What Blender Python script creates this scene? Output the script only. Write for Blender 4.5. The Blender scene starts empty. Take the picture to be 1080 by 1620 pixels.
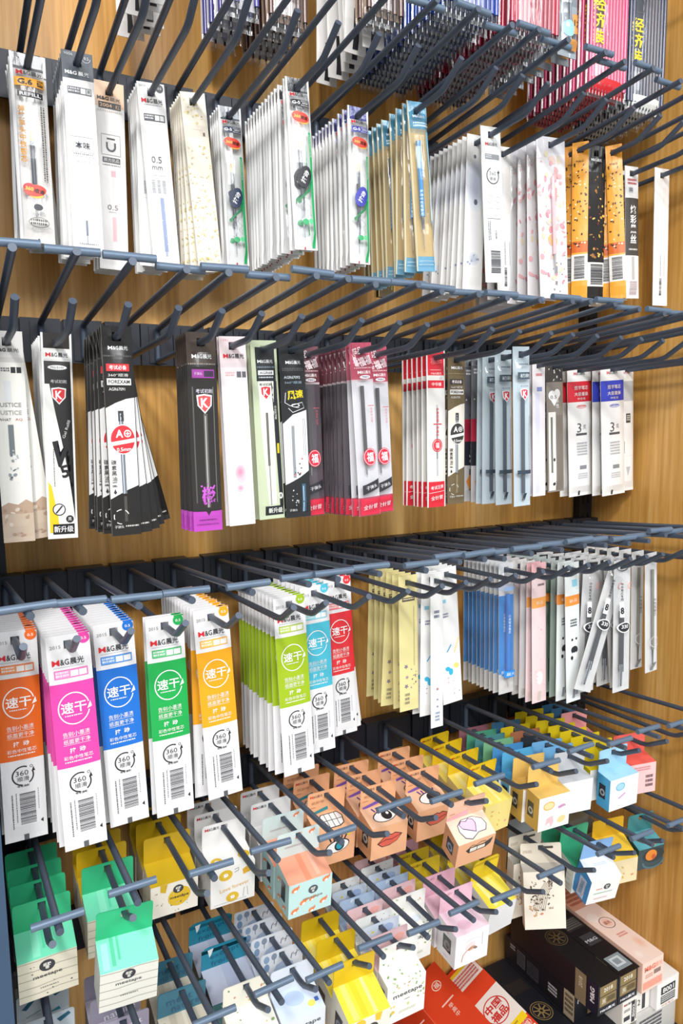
import bpy, math, random
from mathutils import Matrix, Vector
random.seed(7)
SC = bpy.context.scene
COL = SC.collection
# ------------------------------------------------------------------ camera, world, lights, exposure
cd = bpy.data.cameras.new('camera'); cam = bpy.data.objects.new('camera', cd); COL.objects.link(cam)
cam.location = (0.0, -0.746, 1.2885)
cam.rotation_euler = (1.44787, 0.011283, -0.499162)
cd.sensor_fit = 'HORIZONTAL'; cd.sensor_width = 36.0
cd.lens = 1136.84 / 1080 * 36.0
cd.clip_start = 0.01; cd.clip_end = 50
SC.camera = cam
w = bpy.data.worlds.new('store'); SC.world = w; w.use_nodes = True
bg = w.node_tree.nodes['Background']; bg.inputs[0].default_value = (0.93, 0.97, 1.0, 1); bg.inputs[1].default_value = 0.62
def area(name, loc, rot, sx, sy, power, col=(1, 1, 1)):
    d = bpy.data.lights.new(name, 'AREA'); d.shape = 'RECTANGLE'; d.size = sx; d.size_y = sy; d.energy = power; d.color = col
    o = bpy.data.objects.new(name, d); COL.objects.link(o); o.location = loc; o.rotation_euler = rot
    return o
area('ceiling_light', (-0.6, -1.6, 2.6), (math.radians(42), 0, math.radians(-28)), 0.22, 0.22, 28, (1, 0.98, 0.955))
area('ceiling_light', (-0.1, -2.4, 2.6), (math.radians(50), 0, math.radians(-8)), 2.2, 0.7, 56, (0.99, 0.99, 1))
area('ceiling_light', (1.4, -2.3, 2.6), (math.radians(44), 0, math.radians(20)), 1.4, 0.5, 16, (0.97, 0.99, 1))
vs = SC.view_settings
vs.view_transform = 'Standard'; vs.look = 'None'; vs.gamma = 1; vs.use_curve_mapping = False; vs.exposure = -0.08
SC.cycles.transparent_max_bounces = 16
SC.cycles.max_bounces = 6
SC.cycles.diffuse_bounces = 3
SC.cycles.glossy_bounces = 3

# ------------------------------------------------------------------ materials
def lin(h):
    h = h.lstrip('#'); r = [int(h[i:i + 2], 16) / 255 for i in (0, 2, 4)]
    return tuple(c / 12.92 if c <= 0.04045 else ((c + 0.055) / 1.055) ** 2.4 for c in r) + (1,)
MC = {}
def nodes(name):
    m = bpy.data.materials.new(name); m.use_nodes = True
    return m, m.node_tree.nodes, m.node_tree.links, m.node_tree.nodes['Principled BSDF']
def M(c, kind='ink'):
    """colour + surface kind -> procedural material (cached)"""
    k = (c, kind)
    if k in MC: return MC[k]
    m, N, L, p = nodes(kind + '_' + c.strip('#'))
    p.inputs['Base Color'].default_value = tuple(q * .92 for q in lin(c)[:3]) + (1,) if kind == 'pouch' else lin(c)
    if kind == 'ink': p.inputs['Roughness'].default_value = 0.38
    elif kind in ('pouch', 'shiny'):
        p.inputs['Roughness'].default_value = 0.34 if kind == 'pouch' else 0.16
        tc = N.new('ShaderNodeTexCoord'); oi = N.new('ShaderNodeObjectInfo')
        mp = N.new('ShaderNodeMapping'); mp.inputs['Scale'].default_value = (1, 1, 0.35)
        L.new(tc.outputs['Object'], mp.inputs['Vector'])
        nz = N.new('ShaderNodeTexNoise'); nz.noise_dimensions = '4D'; nz.inputs['Scale'].default_value = 95 if kind == 'pouch' else 70
        nz.inputs['Detail'].default_value = 2
        ml = N.new('ShaderNodeMath'); ml.operation = 'MULTIPLY'; ml.inputs[1].default_value = 20
        L.new(oi.outputs['Random'], ml.inputs[0]); L.new(ml.outputs[0], nz.inputs['W']); L.new(mp.outputs[0], nz.inputs['Vector'])
        b = N.new('ShaderNodeBump'); b.inputs['Strength'].default_value = 0.55 if kind == 'pouch' else 0.5; b.inputs['Distance'].default_value = 0.002
        L.new(nz.outputs['Fac'], b.inputs['Height']); L.new(b.outputs[0], p.inputs['Normal'])
    elif kind == 'card':
        p.inputs['Roughness'].default_value = 0.5
        nz = N.new('ShaderNodeTexNoise'); nz.inputs['Scale'].default_value = 400
        b = N.new('ShaderNodeBump'); b.inputs['Strength'].default_value = 0.05; b.inputs['Distance'].default_value = 0.0005
        L.new(nz.outputs['Fac'], b.inputs['Height']); L.new(b.outputs[0], p.inputs['Normal'])
    elif kind == 'plastic': p.inputs['Roughness'].default_value = 0.22
    elif kind == 'metal':
        p.inputs['Roughness'].default_value = 0.42; p.inputs['Metallic'].default_value = 0.25
        nz = N.new('ShaderNodeTexNoise'); nz.inputs['Scale'].default_value = 260
        b = N.new('ShaderNodeBump'); b.inputs['Strength'].default_value = 0.08; b.inputs['Distance'].default_value = 0.0004
        L.new(nz.outputs['Fac'], b.inputs['Height']); L.new(b.outputs[0], p.inputs['Normal'])
    MC[k] = m
    return m
def film_mat(name, tint, opacity, gloss):
    if name in MC: return MC[name]
    m, N, L, p = nodes(name); N.remove(p)
    out = N['Material Output']
    tr = N.new('ShaderNodeBsdfTransparent'); tr.inputs[0].default_value = (0.96, 0.97, 0.98, 1)
    df = N.new('ShaderNodeBsdfDiffuse'); df.inputs[0].default_value = lin(tint)
    gl = N.new('ShaderNodeBsdfGlossy'); gl.inputs['Roughness'].default_value = 0.12
    tc = N.new('ShaderNodeTexCoord'); oi = N.new('ShaderNodeObjectInfo')
    mp = N.new('ShaderNodeMapping'); mp.inputs['Scale'].default_value = (1, 1, 0.22)
    nz = N.new('ShaderNodeTexNoise'); nz.noise_dimensions = '4D'; nz.inputs['Scale'].default_value = 130
    ml = N.new('ShaderNodeMath'); ml.operation = 'MULTIPLY'; ml.inputs[1].default_value = 20
    L.new(oi.outputs['Random'], ml.inputs[0]); L.new(ml.outputs[0], nz.inputs['W'])
    L.new(tc.outputs['Object'], mp.inputs[0]); L.new(mp.outputs[0], nz.inputs['Vector'])
    b = N.new('ShaderNodeBump'); b.inputs['Strength'].default_value = 0.6; b.inputs['Distance'].default_value = 0.002
    L.new(nz.outputs['Fac'], b.inputs['Height']); L.new(b.outputs[0], gl.inputs['Normal'])
    m1 = N.new('ShaderNodeMixShader'); m1.inputs[0].default_value = opacity
    L.new(tr.outputs[0], m1.inputs[1]); L.new(df.outputs[0], m1.inputs[2])
    m2 = N.new('ShaderNodeMixShader'); m2.inputs[0].default_value = gloss
    L.new(m1.outputs[0], m2.inputs[1]); L.new(gl.outputs[0], m2.inputs[2])
    L.new(m2.outputs[0], out.inputs['Surface'])
    MC[name] = m
    return m
CLEAR = film_mat('clear_film', '#f4f8fa', 0.04, 0.085)
FROST = film_mat('frosted_film', '#f6f6f3', 0.55, 0.06)
YCLEAR = film_mat('yellow_clear_plastic', '#f3d224', 0.5, 0.10)
GCLEAR = film_mat('green_clear_plastic', '#18a878', 0.55, 0.10)
PVC = film_mat('clear_pvc', '#dfe6ea', 0.10, 0.12)
def wood(name, dark, mid, light):
    m, N, L, p = nodes(name)
    tc = N.new('ShaderNodeTexCoord')
    mp = N.new('ShaderNodeMapping'); mp.inputs['Scale'].default_value = (14, 14, 0.9); L.new(tc.outputs['Object'], mp.inputs[0])
    n1 = N.new('ShaderNodeTexNoise'); n1.inputs['Scale'].default_value = 1.0; n1.inputs['Detail'].default_value = 3; n1.inputs['Distortion'].default_value = 0.6
    L.new(mp.outputs[0], n1.inputs['Vector'])
    mp2 = N.new('ShaderNodeMapping'); mp2.inputs['Scale'].default_value = (230, 230, 9); L.new(tc.outputs['Object'], mp2.inputs[0])
    n2 = N.new('ShaderNodeTexNoise'); n2.inputs['Scale'].default_value = 1.0; n2.inputs['Detail'].default_value = 4; L.new(mp2.outputs[0], n2.inputs['Vector'])
    mx = N.new('ShaderNodeMath'); mx.operation = 'MULTIPLY_ADD'; mx.inputs[1].default_value = 0.45
    L.new(n2.outputs['Fac'], mx.inputs[0])
    m6 = N.new('ShaderNodeMath'); m6.operation = 'MULTIPLY'; m6.inputs[1].default_value = 0.6; L.new(n1.outputs['Fac'], m6.inputs[0])
    L.new(m6.outputs[0], mx.inputs[2])
    r = N.new('ShaderNodeValToRGB'); e = r.color_ramp.elements
    e[0].position = 0.34; e[0].color = lin(dark); e[1].position = 0.70; e[1].color = lin(light)
    q = e.new(0.52); q.color = lin(mid)
    L.new(mx.outputs[0], r.inputs[0]); L.new(r.outputs[0], p.inputs['Base Color'])
    p.inputs['Roughness'].default_value = 0.42
    b = N.new('ShaderNodeBump'); b.inputs['Strength'].default_value = 0.12; b.inputs['Distance'].default_value = 0.0006
    L.new(n2.outputs['Fac'], b.inputs['Height']); L.new(b.outputs[0], p.inputs['Normal'])
    return m
WOOD = wood('oak_veneer', '#b07c38', '#d6a052', '#ecc07a')
WIRE = '#4c5665'; DARK = '#20242d'

# ------------------------------------------------------------------ mesh builder
class B:
    def __init__(s): s.v = []; s.f = []; s.m = []; s.mats = []; s.sm = []
    def mi(s, m):
        if m not in s.mats: s.mats.append(m)
        return s.mats.index(m)
    def add(s, vs, fs, m, smooth=False):
        o = len(s.v); s.v += [tuple(x) for x in vs]; k = s.mi(m)
        for f in fs: s.f.append(tuple(i + o for i in f)); s.m.append(k); s.sm.append(smooth)
    def box(s, a, b, m, taper=0):
        x0, y0, z0 = a; x1, y1, z1 = b
        s.add([(x0, y0, z0), (x1, y0, z0), (x1, y1, z0), (x0, y1, z0), (x0, y0, z1), (x1, y0, z1), (x1, y1, z1), (x0, y1, z1)],
              [(0, 3, 2, 1), (4, 5, 6, 7), (0, 1, 5, 4), (1, 2, 6, 5), (2, 3, 7, 6), (3, 0, 4, 7)], m)
    def tube(s, path, rad, m, n=10):
        P = [Vector(p) for p in path]; R = rad if isinstance(rad, (list, tuple)) else [rad] * len(P)
        vs = []; fs = []
        for i, p in enumerate(P):
            t = (P[min(i + 1, len(P) - 1)] - P[max(i - 1, 0)]).normalized()
            a = Vector((1, 0, 0)) if abs(t.x) < 0.9 else Vector((0, 0, 1))
            u = t.cross(a).normalized(); v2 = t.cross(u)
            for k in range(n):
                an = 2 * math.pi * k / n; vs.append(p + R[i] * (math.cos(an) * u + math.sin(an) * v2))
        for i in range(len(P) - 1):
            for k in range(n):
                a = i * n + k; b = i * n + (k + 1) % n; fs.append((a, a + n, b + n, b))
        s.add(vs, fs, m, True)
        s.add(vs[:n], [tuple(range(n))], m); s.add(vs[-n:], [tuple(range(n - 1, -1, -1))], m)
    def mesh(s, name):
        me = bpy.data.meshes.new(name); me.from_pydata(s.v, [], s.f)
        for m in s.mats: me.materials.append(m)
        me.polygons.foreach_set('material_index', s.m); me.polygons.foreach_set('use_smooth', s.sm)
        me.update()
        return me
def link(name, me, parent=None):
    o = bpy.data.objects.new(name, me); COL.objects.link(o)
    if parent: o.parent = parent
    return o
def tag(o, label, cat, group=None, kind=None):
    if label: o['label'] = label
    if cat: o['category'] = cat
    if group: o['group'] = group
    if kind: o['kind'] = kind
    return o
def struct(name, b):
    o = link(name, b.mesh(name)); o['kind'] = 'structure'; return o

# ------------------------------------------------------------------ lettering and printed shapes (all in millimetres, v downwards)
TXT = {}
def glyphs(s, bold=0.0):
    k = (s, bold)
    if k in TXT: return TXT[k]
    c = bpy.data.curves.new('t', 'FONT'); c.body = s; c.size = 1; c.resolution_u = 2; c.offset = bold; c.fill_mode = 'FRONT'
    o = bpy.data.objects.new('t', c); COL.objects.link(o)
    dg = bpy.context.evaluated_depsgraph_get()
    me = bpy.data.meshes.new_from_object(o.evaluated_get(dg))
    V = [(v.co.x, v.co.y) for v in me.vertices]; F = [tuple(p.vertices) for p in me.polygons]
    bpy.data.objects.remove(o); bpy.data.curves.remove(c); bpy.data.meshes.remove(me)
    if V:
        x0 = min(v[0] for v in V); x1 = max(v[0] for v in V); y0 = min(v[1] for v in V); y1 = max(v[1] for v in V)
    else: x0 = x1 = y0 = y1 = 0
    TXT[k] = (V, F, x0, x1, y0, y1)
    return TXT[k]
def R(x0, y0, x1, y1, c, l=1): return ('R', x0, y0, x1, y1, c, l)
def E(x, y, rx, ry, c, rot=0, l=2, n=20): return ('E', x, y, rx, ry, c, rot, l, n)
def O(x, y, r, th, c, a0=0, a1=360, l=3, ry=None): return ('O', x, y, r, th, c, a0, a1, l, ry or r)
def P(pts, c, l=2): return ('P', pts, c, l)
def T(s, x, y, h, c, w=None, r=0, b=0.0, v=0, l=4): return ('T', s, x, y, h, c, w, r, b, v, l)
def LINE(pts, th, c, l=3): return ('L', pts, th, c, l)
def BAR(x0, y0, x1, y1, c='#33343a', horiz=0):
    r = random.Random(int(x0 * 7 + y0 * 3)); out = []; a = (y0 if horiz else x0); end = (y1 if horiz else x1)
    while a < end:
        wd = r.choice((.3, .3, .5, .8)); b = min(a + wd, end)
        out.append(R(x0, a, x1, b, c, 3) if horiz else R(a, y0, b, y1, c, 3)); a = b + r.choice((.3, .4, .6))
    return out
def MICRO(x0, y0, x1, y1, c, rows=1, vert=0, seed=1):
    """rows of tiny illegible small print"""
    r = random.Random(seed); out = []
    for i in range(rows):
        if vert:
            xa = x0 + (x1 - x0) * i / rows; xb = xa + (x1 - x0) / rows * .62; a = y0
            while a < y1:
                b = a + r.uniform(.7, 1.5); out.append(R(xa, a, xb, min(b, y1), c, 3)); a = b + r.uniform(.3, .7)
        else:
            ya = y0 + (y1 - y0) * i / rows; yb = ya + (y1 - y0) / rows * .62; a = x0
            while a < x1:
                b = a + r.uniform(.7, 1.5); out.append(R(a, ya, min(b, x1), yb, c, 3)); a = b + r.uniform(.3, .7)
    return out
def MG(x, y, w, c='#26272c', red='#d8202c'):
    """maker's mark: x,y = centre, w = width"""
    return [T('M', x - w * .38, y, w * .19, red, w * .23, 0, .014), T('&G', x - w * .11, y, w * .19, c, w * .27, 0, .012), T('晨光', x + w * .27, y, w * .22, c, w * .44, 0, .012)]
def BLOB(x0, y0, x1, y1, n, cols, r0, r1, seed=3, l=2):
    r = random.Random(seed)
    return [E(r.uniform(x0, x1), r.uniform(y0, y1), r.uniform(r0, r1), r.uniform(r0, r1) * .7, r.choice(cols), r.uniform(0, 180), l + i * .04, 9) for i in range(n)]
def SOFT(x, y, rx, ry, c, base, rot=0, n=6, l=1):
    """watercolour smudge: fades from c to the ground colour in fine steps"""
    h = lambda q: [int(q[i:i + 2], 16) for i in (1, 3, 5)]; a, d = h(c), h(base); out = []
    for i in range(n):
        t = (i + .5) / n; k = 1 - i / n * .85
        out.append(E(x, y, rx * k, ry * k, '#%02x%02x%02x' % tuple(round(d[j] + (a[j] - d[j]) * t) for j in range(3)), rot, l + i * .15))
    return out
def flat(els):
    out = []
    for e in els:
        if isinstance(e, list): out += flat(e)
        else: out.append(e)
    return out
class Flat:
    """collects a flat print, then cuts it finely enough to follow the curved surface"""
    def __init__(s, b, S, sub): s.b, s.S, s.sub = b, S, sub
    def add(s, vs, fs, m, smooth=False):
        P2 = [(q[0], q[1]) for q in vs]; l = vs[0][2]; T3 = []
        for f in fs:
            for i in range(1, len(f) - 1): T3.append((f[0], f[i], f[i + 1]))
        mid = {}; lim = s.sub * s.sub; out = []
        while T3:
            t = T3.pop(); d = [(P2[t[i]][0] - P2[t[(i + 1) % 3]][0]) ** 2 + (P2[t[i]][1] - P2[t[(i + 1) % 3]][1]) ** 2 * .3 for i in range(3)]
            k = d.index(max(d))
            if d[k] <= lim: out.append(t); continue
            a, c, o = t[k], t[(k + 1) % 3], t[(k + 2) % 3]; key = (min(a, c), max(a, c))
            if key not in mid: mid[key] = len(P2); P2.append(((P2[a][0] + P2[c][0]) / 2, (P2[a][1] + P2[c][1]) / 2))
            q = mid[key]; T3 += [(a, q, o), (q, c, o)]
        s.b.add([s.S(u, v, l) for u, v in P2], out, m, True)
def draw(b, els, S, kind='ink', sub=0):
    """print the elements on the surface S(u, v, layer)"""
    if sub: b, S, sub = Flat(b, S, sub), (lambda u, v, l=0: (u, v, l)), 0
    for e in flat(els):
        t = e[0]
        if t == 'R':
            _, x0, y0, x1, y1, c, l = e
            nx = max(1, int(abs(x1 - x0) / sub + .99)) if sub else 1; ny = max(1, int(abs(y1 - y0) / (sub * 2) + .99)) if sub else 1
            vs = [S(x0 + (x1 - x0) * i / nx, y0 + (y1 - y0) * j / ny, l) for j in range(ny + 1) for i in range(nx + 1)]
            fs = [(j * (nx + 1) + i, (j + 1) * (nx + 1) + i, (j + 1) * (nx + 1) + i + 1, j * (nx + 1) + i + 1) for j in range(ny) for i in range(nx)]
            b.add(vs, fs, M(c, kind), True)
        elif t == 'E':
            _, x, y, rx, ry, c, rot, l, n = e
            a = math.radians(rot); ca, sa = math.cos(a), math.sin(a)
            pts = [(x, y)]
            for k in range(n):
                q = 2 * math.pi * k / n; px, py = rx * math.cos(q), ry * math.sin(q); pts.append((x + px * ca - py * sa, y + px * sa + py * ca))
            b.add([S(u, v, l) for u, v in pts], [(0, (k + 1) % n + 1, k + 1) for k in range(n)], M(c, kind), True)
        elif t == 'O':
            _, x, y, r, th, c, a0, a1, l, ry = e
            n = max(6, int(abs(a1 - a0) / 12)); vs = []
            for k in range(n + 1):
                q = math.radians(a0 + (a1 - a0) * k / n)
                for d in (0, th): vs.append(S(x + (r - d) * math.cos(q), y - (ry - d) * math.sin(q), l))
            b.add(vs, [(2 * k, 2 * k + 1, 2 * k + 3, 2 * k + 2) for k in range(n)], M(c, kind), True)
        elif t == 'P':
            _, pts, c, l = e
            cx = sum(p[0] for p in pts) / len(pts); cy = sum(p[1] for p in pts) / len(pts); n = len(pts)
            b.add([S(cx, cy, l)] + [S(u, v, l) for u, v in pts], [(0, k + 1, (k + 1) % n + 1) for k in range(n)], M(c, kind), True)
        elif t == 'L':
            _, pts, th, c, l = e; vs = []
            for i, p in enumerate(pts):
                a = pts[max(i - 1, 0)]; d = pts[min(i + 1, len(pts) - 1)]
                tx, ty = d[0] - a[0], d[1] - a[1]; q = math.hypot(tx, ty) or 1; nx, ny = -ty / q * th / 2, tx / q * th / 2
                vs += [S(p[0] + nx, p[1] + ny, l), S(p[0] - nx, p[1] - ny, l)]
            b.add(vs, [(2 * i, 2 * i + 1, 2 * i + 3, 2 * i + 2) for i in range(len(pts) - 1)], M(c, kind), True)
        elif t == 'T':
            _, s, x, y, h, c, wd, rot, bo, ver, l = e
            parts = [(s, x, y)] if not ver else [(ch, x, y + (i - (len(s) - 1) / 2) * h * 1.12) for i, ch in enumerate(s)]
            for st, cx, cy in parts:
                V, F, x0, x1, y0, y1 = glyphs(st, bo)
                if not V: continue
                sy = h / max(y1 - y0, .3); sx = sy if wd is None else wd / max(x1 - x0, .01)
                a = math.radians(rot); ca, sa = math.cos(a), math.sin(a); vs = []
                for (px, py) in V:
                    u = (px - (x0 + x1) / 2) * sx; v = -(py - (y0 + y1) / 2) * sy
                    vs.append(S(cx + u * ca - v * sa, cy + u * sa + v * ca, l))
                b.add(vs, F, M(c, kind), True)

# ------------------------------------------------------------------ packets (origin at the hang hole, front towards -y)
HT = 8.0      # hole below the top edge, mm
KINDS = {}
def psurf(W, H, t, base=0.0, hdr=16.0, step=.00011, off=0.0):
    def S(u, v, l=0):
        s = abs(2 * u / W - 1); pr = max(0.0, 1 - s ** 3)
        e = min(1, max(0, (v - hdr) / 12)) * min(1, max(0, (H - 4 - v) / 9))
        y = base - t * pr * e * (1 + .1 * math.sin(v * .1 + 1)) - (l * step + (off if l else 0))
        return ((u - W / 2) * .001, y, (HT - v) * .001)
    return S
def skin(b, S, W, H, bands, dflt, kind, mat=None, back=True, hole=True, notch=0):
    us = [0, 1.2, W / 2 - 3.3, W / 2 + 3.3, W - 1.2, W] if W > 12 else [0, 1, W / 2 - 3.3, W / 2 + 3.3, W - 1, W]
    us = sorted(set([round(q, 3) for q in us + [W * .1, W * .2, W * .3, W * .7, W * .8, W * .9, W * .5]])) if W > 14 else us
    vl = {0, HT - 3.3, HT + 3.3, H, H - 4, H - 13, 10, 13, 16, 19, 22, 25, 28}
    for a, c, _ in bands: vl |= {a, c}
    v = HT + 3.3
    while v < H: vl.add(round(v, 2)); v += 10
    vl = sorted(vl)
    vl = [q for i, q in enumerate(vl) if i == 0 or q - vl[i - 1] > .05]
    n = len(us)
    vs = [S(u, q) for q in vl for u in us]
    for j in range(len(vl) - 1):
        mid = (vl[j] + vl[j + 1]) / 2; c = dflt
        for a, d, cc in bands:
            if a <= mid <= d: c = cc
        fs = []
        for i in range(n - 1):
            um = (us[i] + us[i + 1]) / 2
            if hole and abs(um - W / 2) < 3.3 and abs(mid - HT) < 3.3: continue
            fs.append((j * n + i, (j + 1) * n + i, (j + 1) * n + i + 1, j * n + i + 1))
        o = len(b.v)
        b.add([vs[k] for k in range(j * n, (j + 2) * n)], [tuple(k - j * n for k in f) for f in fs], mat or M(c, kind), True)
    if back:
        yb = S(0, 0)[1] + .0007
        Q = lambda u, q: ((u - W / 2) * .001, yb, (HT - q) * .001)
        u1, u2 = W / 2 - 3.3, W / 2 + 3.3
        bands_b = [(0, HT - 3.3, 0, W), (HT - 3.3, HT + 3.3, 0, u1), (HT - 3.3, HT + 3.3, u2, W), (HT + 3.3, H, 0, W)]
        m = mat or M(bands[0][2] if kind == 'pouch' and False else dflt, kind)
        for a, d, x0, x1 in bands_b: b.add([Q(x0, a), Q(x1, a), Q(x1, d), Q(x0, d)], [(0, 1, 2, 3)], m)
        ring = [(0, 0), (W, 0), (W, H), (0, H)]
        for (a, d) in zip(ring, ring[1:] + ring[:1]): b.add([S(*a), S(*d), Q(*d), Q(*a)], [(0, 1, 2, 3)], m)
def tube_parts(b, W, u, segs):
    """pen refill: segs = [(v0, v1, radius mm, colour)]"""
    for v0, v1, r, c in segs:
        x = (u - W / 2) * .001; y = -.0006 - max(max(s[2]) if isinstance(s[2], tuple) else s[2] for s in segs) * .001
        path = [(x, y, (HT - v0) * .001), (x, y, (HT - v1) * .001)]
        rr = r if not isinstance(r, tuple) else 0
        b.tube(path, [q * .001 for q in r] if isinstance(r, tuple) else r * .001, M(c, 'plastic'), 8)
def packet(key, desc, W, H, bands, els, base='#efeeec', kind='pouch', t=1.5, window=None, refill=None, film_els=(), group=None, cat='refill packet', name='refill_packet', marks=None):
    parts = []
    if window is None:
        b = B(); S = psurf(W, H, t * .001); skin(b, S, W, H, bands, base, kind); draw(b, els, S, 'ink', 3.5)
        if refill:
            pass
        parts.append(('pouch', b.mesh('pouch'), None))
    else:
        b = B(); S = psurf(W, H, 0.0); skin(b, S, W, H, bands, base, kind); draw(b, els, S, 'ink', 0)
        parts.append(('backing_sheet', b.mesh('backing_sheet'), None))
        mr = 1.5
        if refill:
            u, segs = refill; b = B(); tube_parts(b, W, u, segs); parts.append(('refill', b.mesh('refill'), None)); mr = max((max(s[2]) if isinstance(s[2], tuple) else s[2]) for s in segs)
        b = B(); S = psurf(W, H, (2 * mr + .9) * .001, -.0006, 10, .00013, .0001); skin(b, S, W, H, [], base, kind, mat=window, back=False); draw(b, film_els, S, 'ink', 2.6)
        parts.append(('front_film', b.mesh('front_film'), None))
    KINDS[key] = dict(parts=parts, desc=desc, cat=cat, name=name, group=group or (desc + ' stack'), th=.004)
ORD = ['', 'front', 'second', 'third', 'fourth', 'fifth', 'sixth', 'seventh', 'eighth', 'ninth', 'tenth', 'eleventh', 'twelfth', 'thirteenth', 'fourteenth', 'fifteenth', 'sixteenth', 'seventeenth', 'eighteenth']
def where(i, n):
    if n == 1: return ''
    if i == 0: return ', front one of its stack'
    if i == n - 1: return ', rearmost of its stack'
    return ', ' + ORD[i + 1] + ' from the front'
RZ = {0: 1.834, 1: 1.6099, 2: 1.3849, 3: 1.15, 4: 0.9240, 5: 0.7984}
def armz(r, y): return RZ[r] - .034 + (-y - .03) * .035
CARRY = {}
COUNT = {}
def put(key, r, x, y, tilt=0, yaw=0, pitch=0, dx=0, label=None, dz=0):
    k = KINDS[key]
    root = bpy.data.objects.new(k['name'], None); COL.objects.link(root); root.empty_display_size = .01
    root.location = (x + dx, y, armz(r, y) + dz)
    root.rotation_euler = (math.radians(pitch), math.radians(-tilt), math.radians(yaw))
    tag(root, label, k['cat'], k['group'])
    made = {}
    for nm, me, par in k['parts']:
        o = link(nm, me, made[par] if par else root); made[nm] = o
    if label: CARRY.setdefault((r, round(x, 3)), label.split(',')[0])
    COUNT[key] = COUNT.get(key, 0) + 1
    return root
def stack(key, r, x, ys, tilts=(0,), yaws=(0,), pitch=0, rnd=.8, desc=None):
    """ys: depths from the front one backwards"""
    d = desc or KINDS[key]['desc']; n = len(ys); rr = random.Random(key + str(r) + str(x))
    for i, y in enumerate(ys):
        ti = tilts[min(i, len(tilts) - 1)] + (rr.uniform(-rnd, rnd) if i >= len(tilts) else 0)
        ya = yaws[min(i, len(yaws) - 1)] + (rr.uniform(-1.5, 1.5) if i else 0)
        p = pitch[min(i, len(pitch) - 1)] if isinstance(pitch, tuple) else pitch
        put(key, r, x, y, ti, ya, p, label=d + where(i, n))
def run(f, b, n): return [f + (b - f) * i / max(n - 1, 1) for i in range(n)]

# ------------------------------------------------------------------ setting: panels, uprights, shelf
b = B(); b.box((-0.4, 0, 0.2), (0.83, 0.02, 2.3), WOOD); struct('wall_back', b)
b = B(); b.box((0.812, -0.196, 0.2), (0.832, 0.0, 2.3), WOOD); struct('wall_right', b)
b = B(); b.box((0.811, -0.2, 0.2), (0.834, -0.196, 2.3), M('#1d222e', 'plastic')); struct('trim_1', b)
b = B(); b.box((-0.03, -0.197, 0.2), (0.0142, 0.0, 2.3), M('#3d5570', 'metal')); struct('wall_left', b)
b = B(); b.box((-3, -4, -0.02), (3, 0.02, 0), M('#cbc7c0', 'card')); struct('floor', b)
def upright(x0, label):
    r = tag(bpy.data.objects.new('slotted_upright', None), label, 'upright'); COL.objects.link(r); r.location = (x0, 0, 0.2)
    b = B(); b.box((0, -0.012, 0), (0.024, -0.0005, 2.1), M('#23262e', 'metal')); link('channel', b.mesh('channel'), r)
    b = B(); z = .02
    while z < 2.08:
        for dx in (.005, .015): b.box((dx, -0.0125, z), (dx + .004, -0.0119, z + .011), M('#08090b', 'plastic'))
        z += .025
    link('slots', b.mesh('slots'), r)
upright(0.786, 'dark slotted steel upright in the corner by the wooden side panel')
upright(0.016, 'dark slotted steel upright at the blue panel end')
b = B(); b.box((0.0145, -0.21, 0.462), (0.811, -0.0005, 0.478), M('#2a303a', 'metal')); b.box((0.0145, -0.21, 0.445), (0.811, -0.206, 0.462), M('#2a303a', 'metal'))
tag(link('shelf', b.mesh('shelf')), 'dark metal shelf under the cartons at the bottom', 'shelf')

# ------------------------------------------------------------------ rails and hooks
NTH = ['topmost', 'second', 'third', 'fourth', 'fifth', 'lowest']
for r in RZ:
    b = B(); z = RZ[r]
    b.box((0.0146, -0.0235, z - .031), (0.811, -0.0130, z), M(DARK, 'metal'))
    root = tag(link('hook_rail', b.mesh('hook_rail')), 'long dark steel rail, %s down the wooden back panel' % NTH[r], 'rail', 'rails on the back panel')
    for x in (.03, .795):
        b = B(); b.box((x - .008, -0.0130, z - .024), (x + .008, -0.012 if x > .5 or x < .05 else 0, z - .006), M(DARK, 'metal')); link('rail_bracket', b.mesh('rail_bracket'), root)
HOOKS = {
 0: [.105, .17, .255, .30, .375, .44, .515, .59, .675, .75],
 1: [.041, .077, .112, .144, .177, .215, .254, .289, .326, .364, .409, .447, .478, .509, .555, .585, .624, .664, .70, .737, .775],
 2: [.045, .081, .118, .154, .187, .219, .253, .279, .308, .345, .374, .413, .447, .48, .52, .549, .583, .618, .649, .683, .72, .755, .785],
 3: [.036, .071, .109, .15, .193, .241, .271, .313, .354, .392, .4195, .449, .481, .517, .553, .581, .612, .645, .671, .698, .735, .775],
 4: [.042, .1, .159, .213, .271, .331, .386, .448, .515, .572, .62, .672, .72, .772],
 5: [.042, .1, .155, .209, .255, .311, .36, .411, .463, .528, .605, .671, .721, .772]}
wm = M(WIRE, 'metal'); dm = M(DARK, 'metal')
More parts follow.
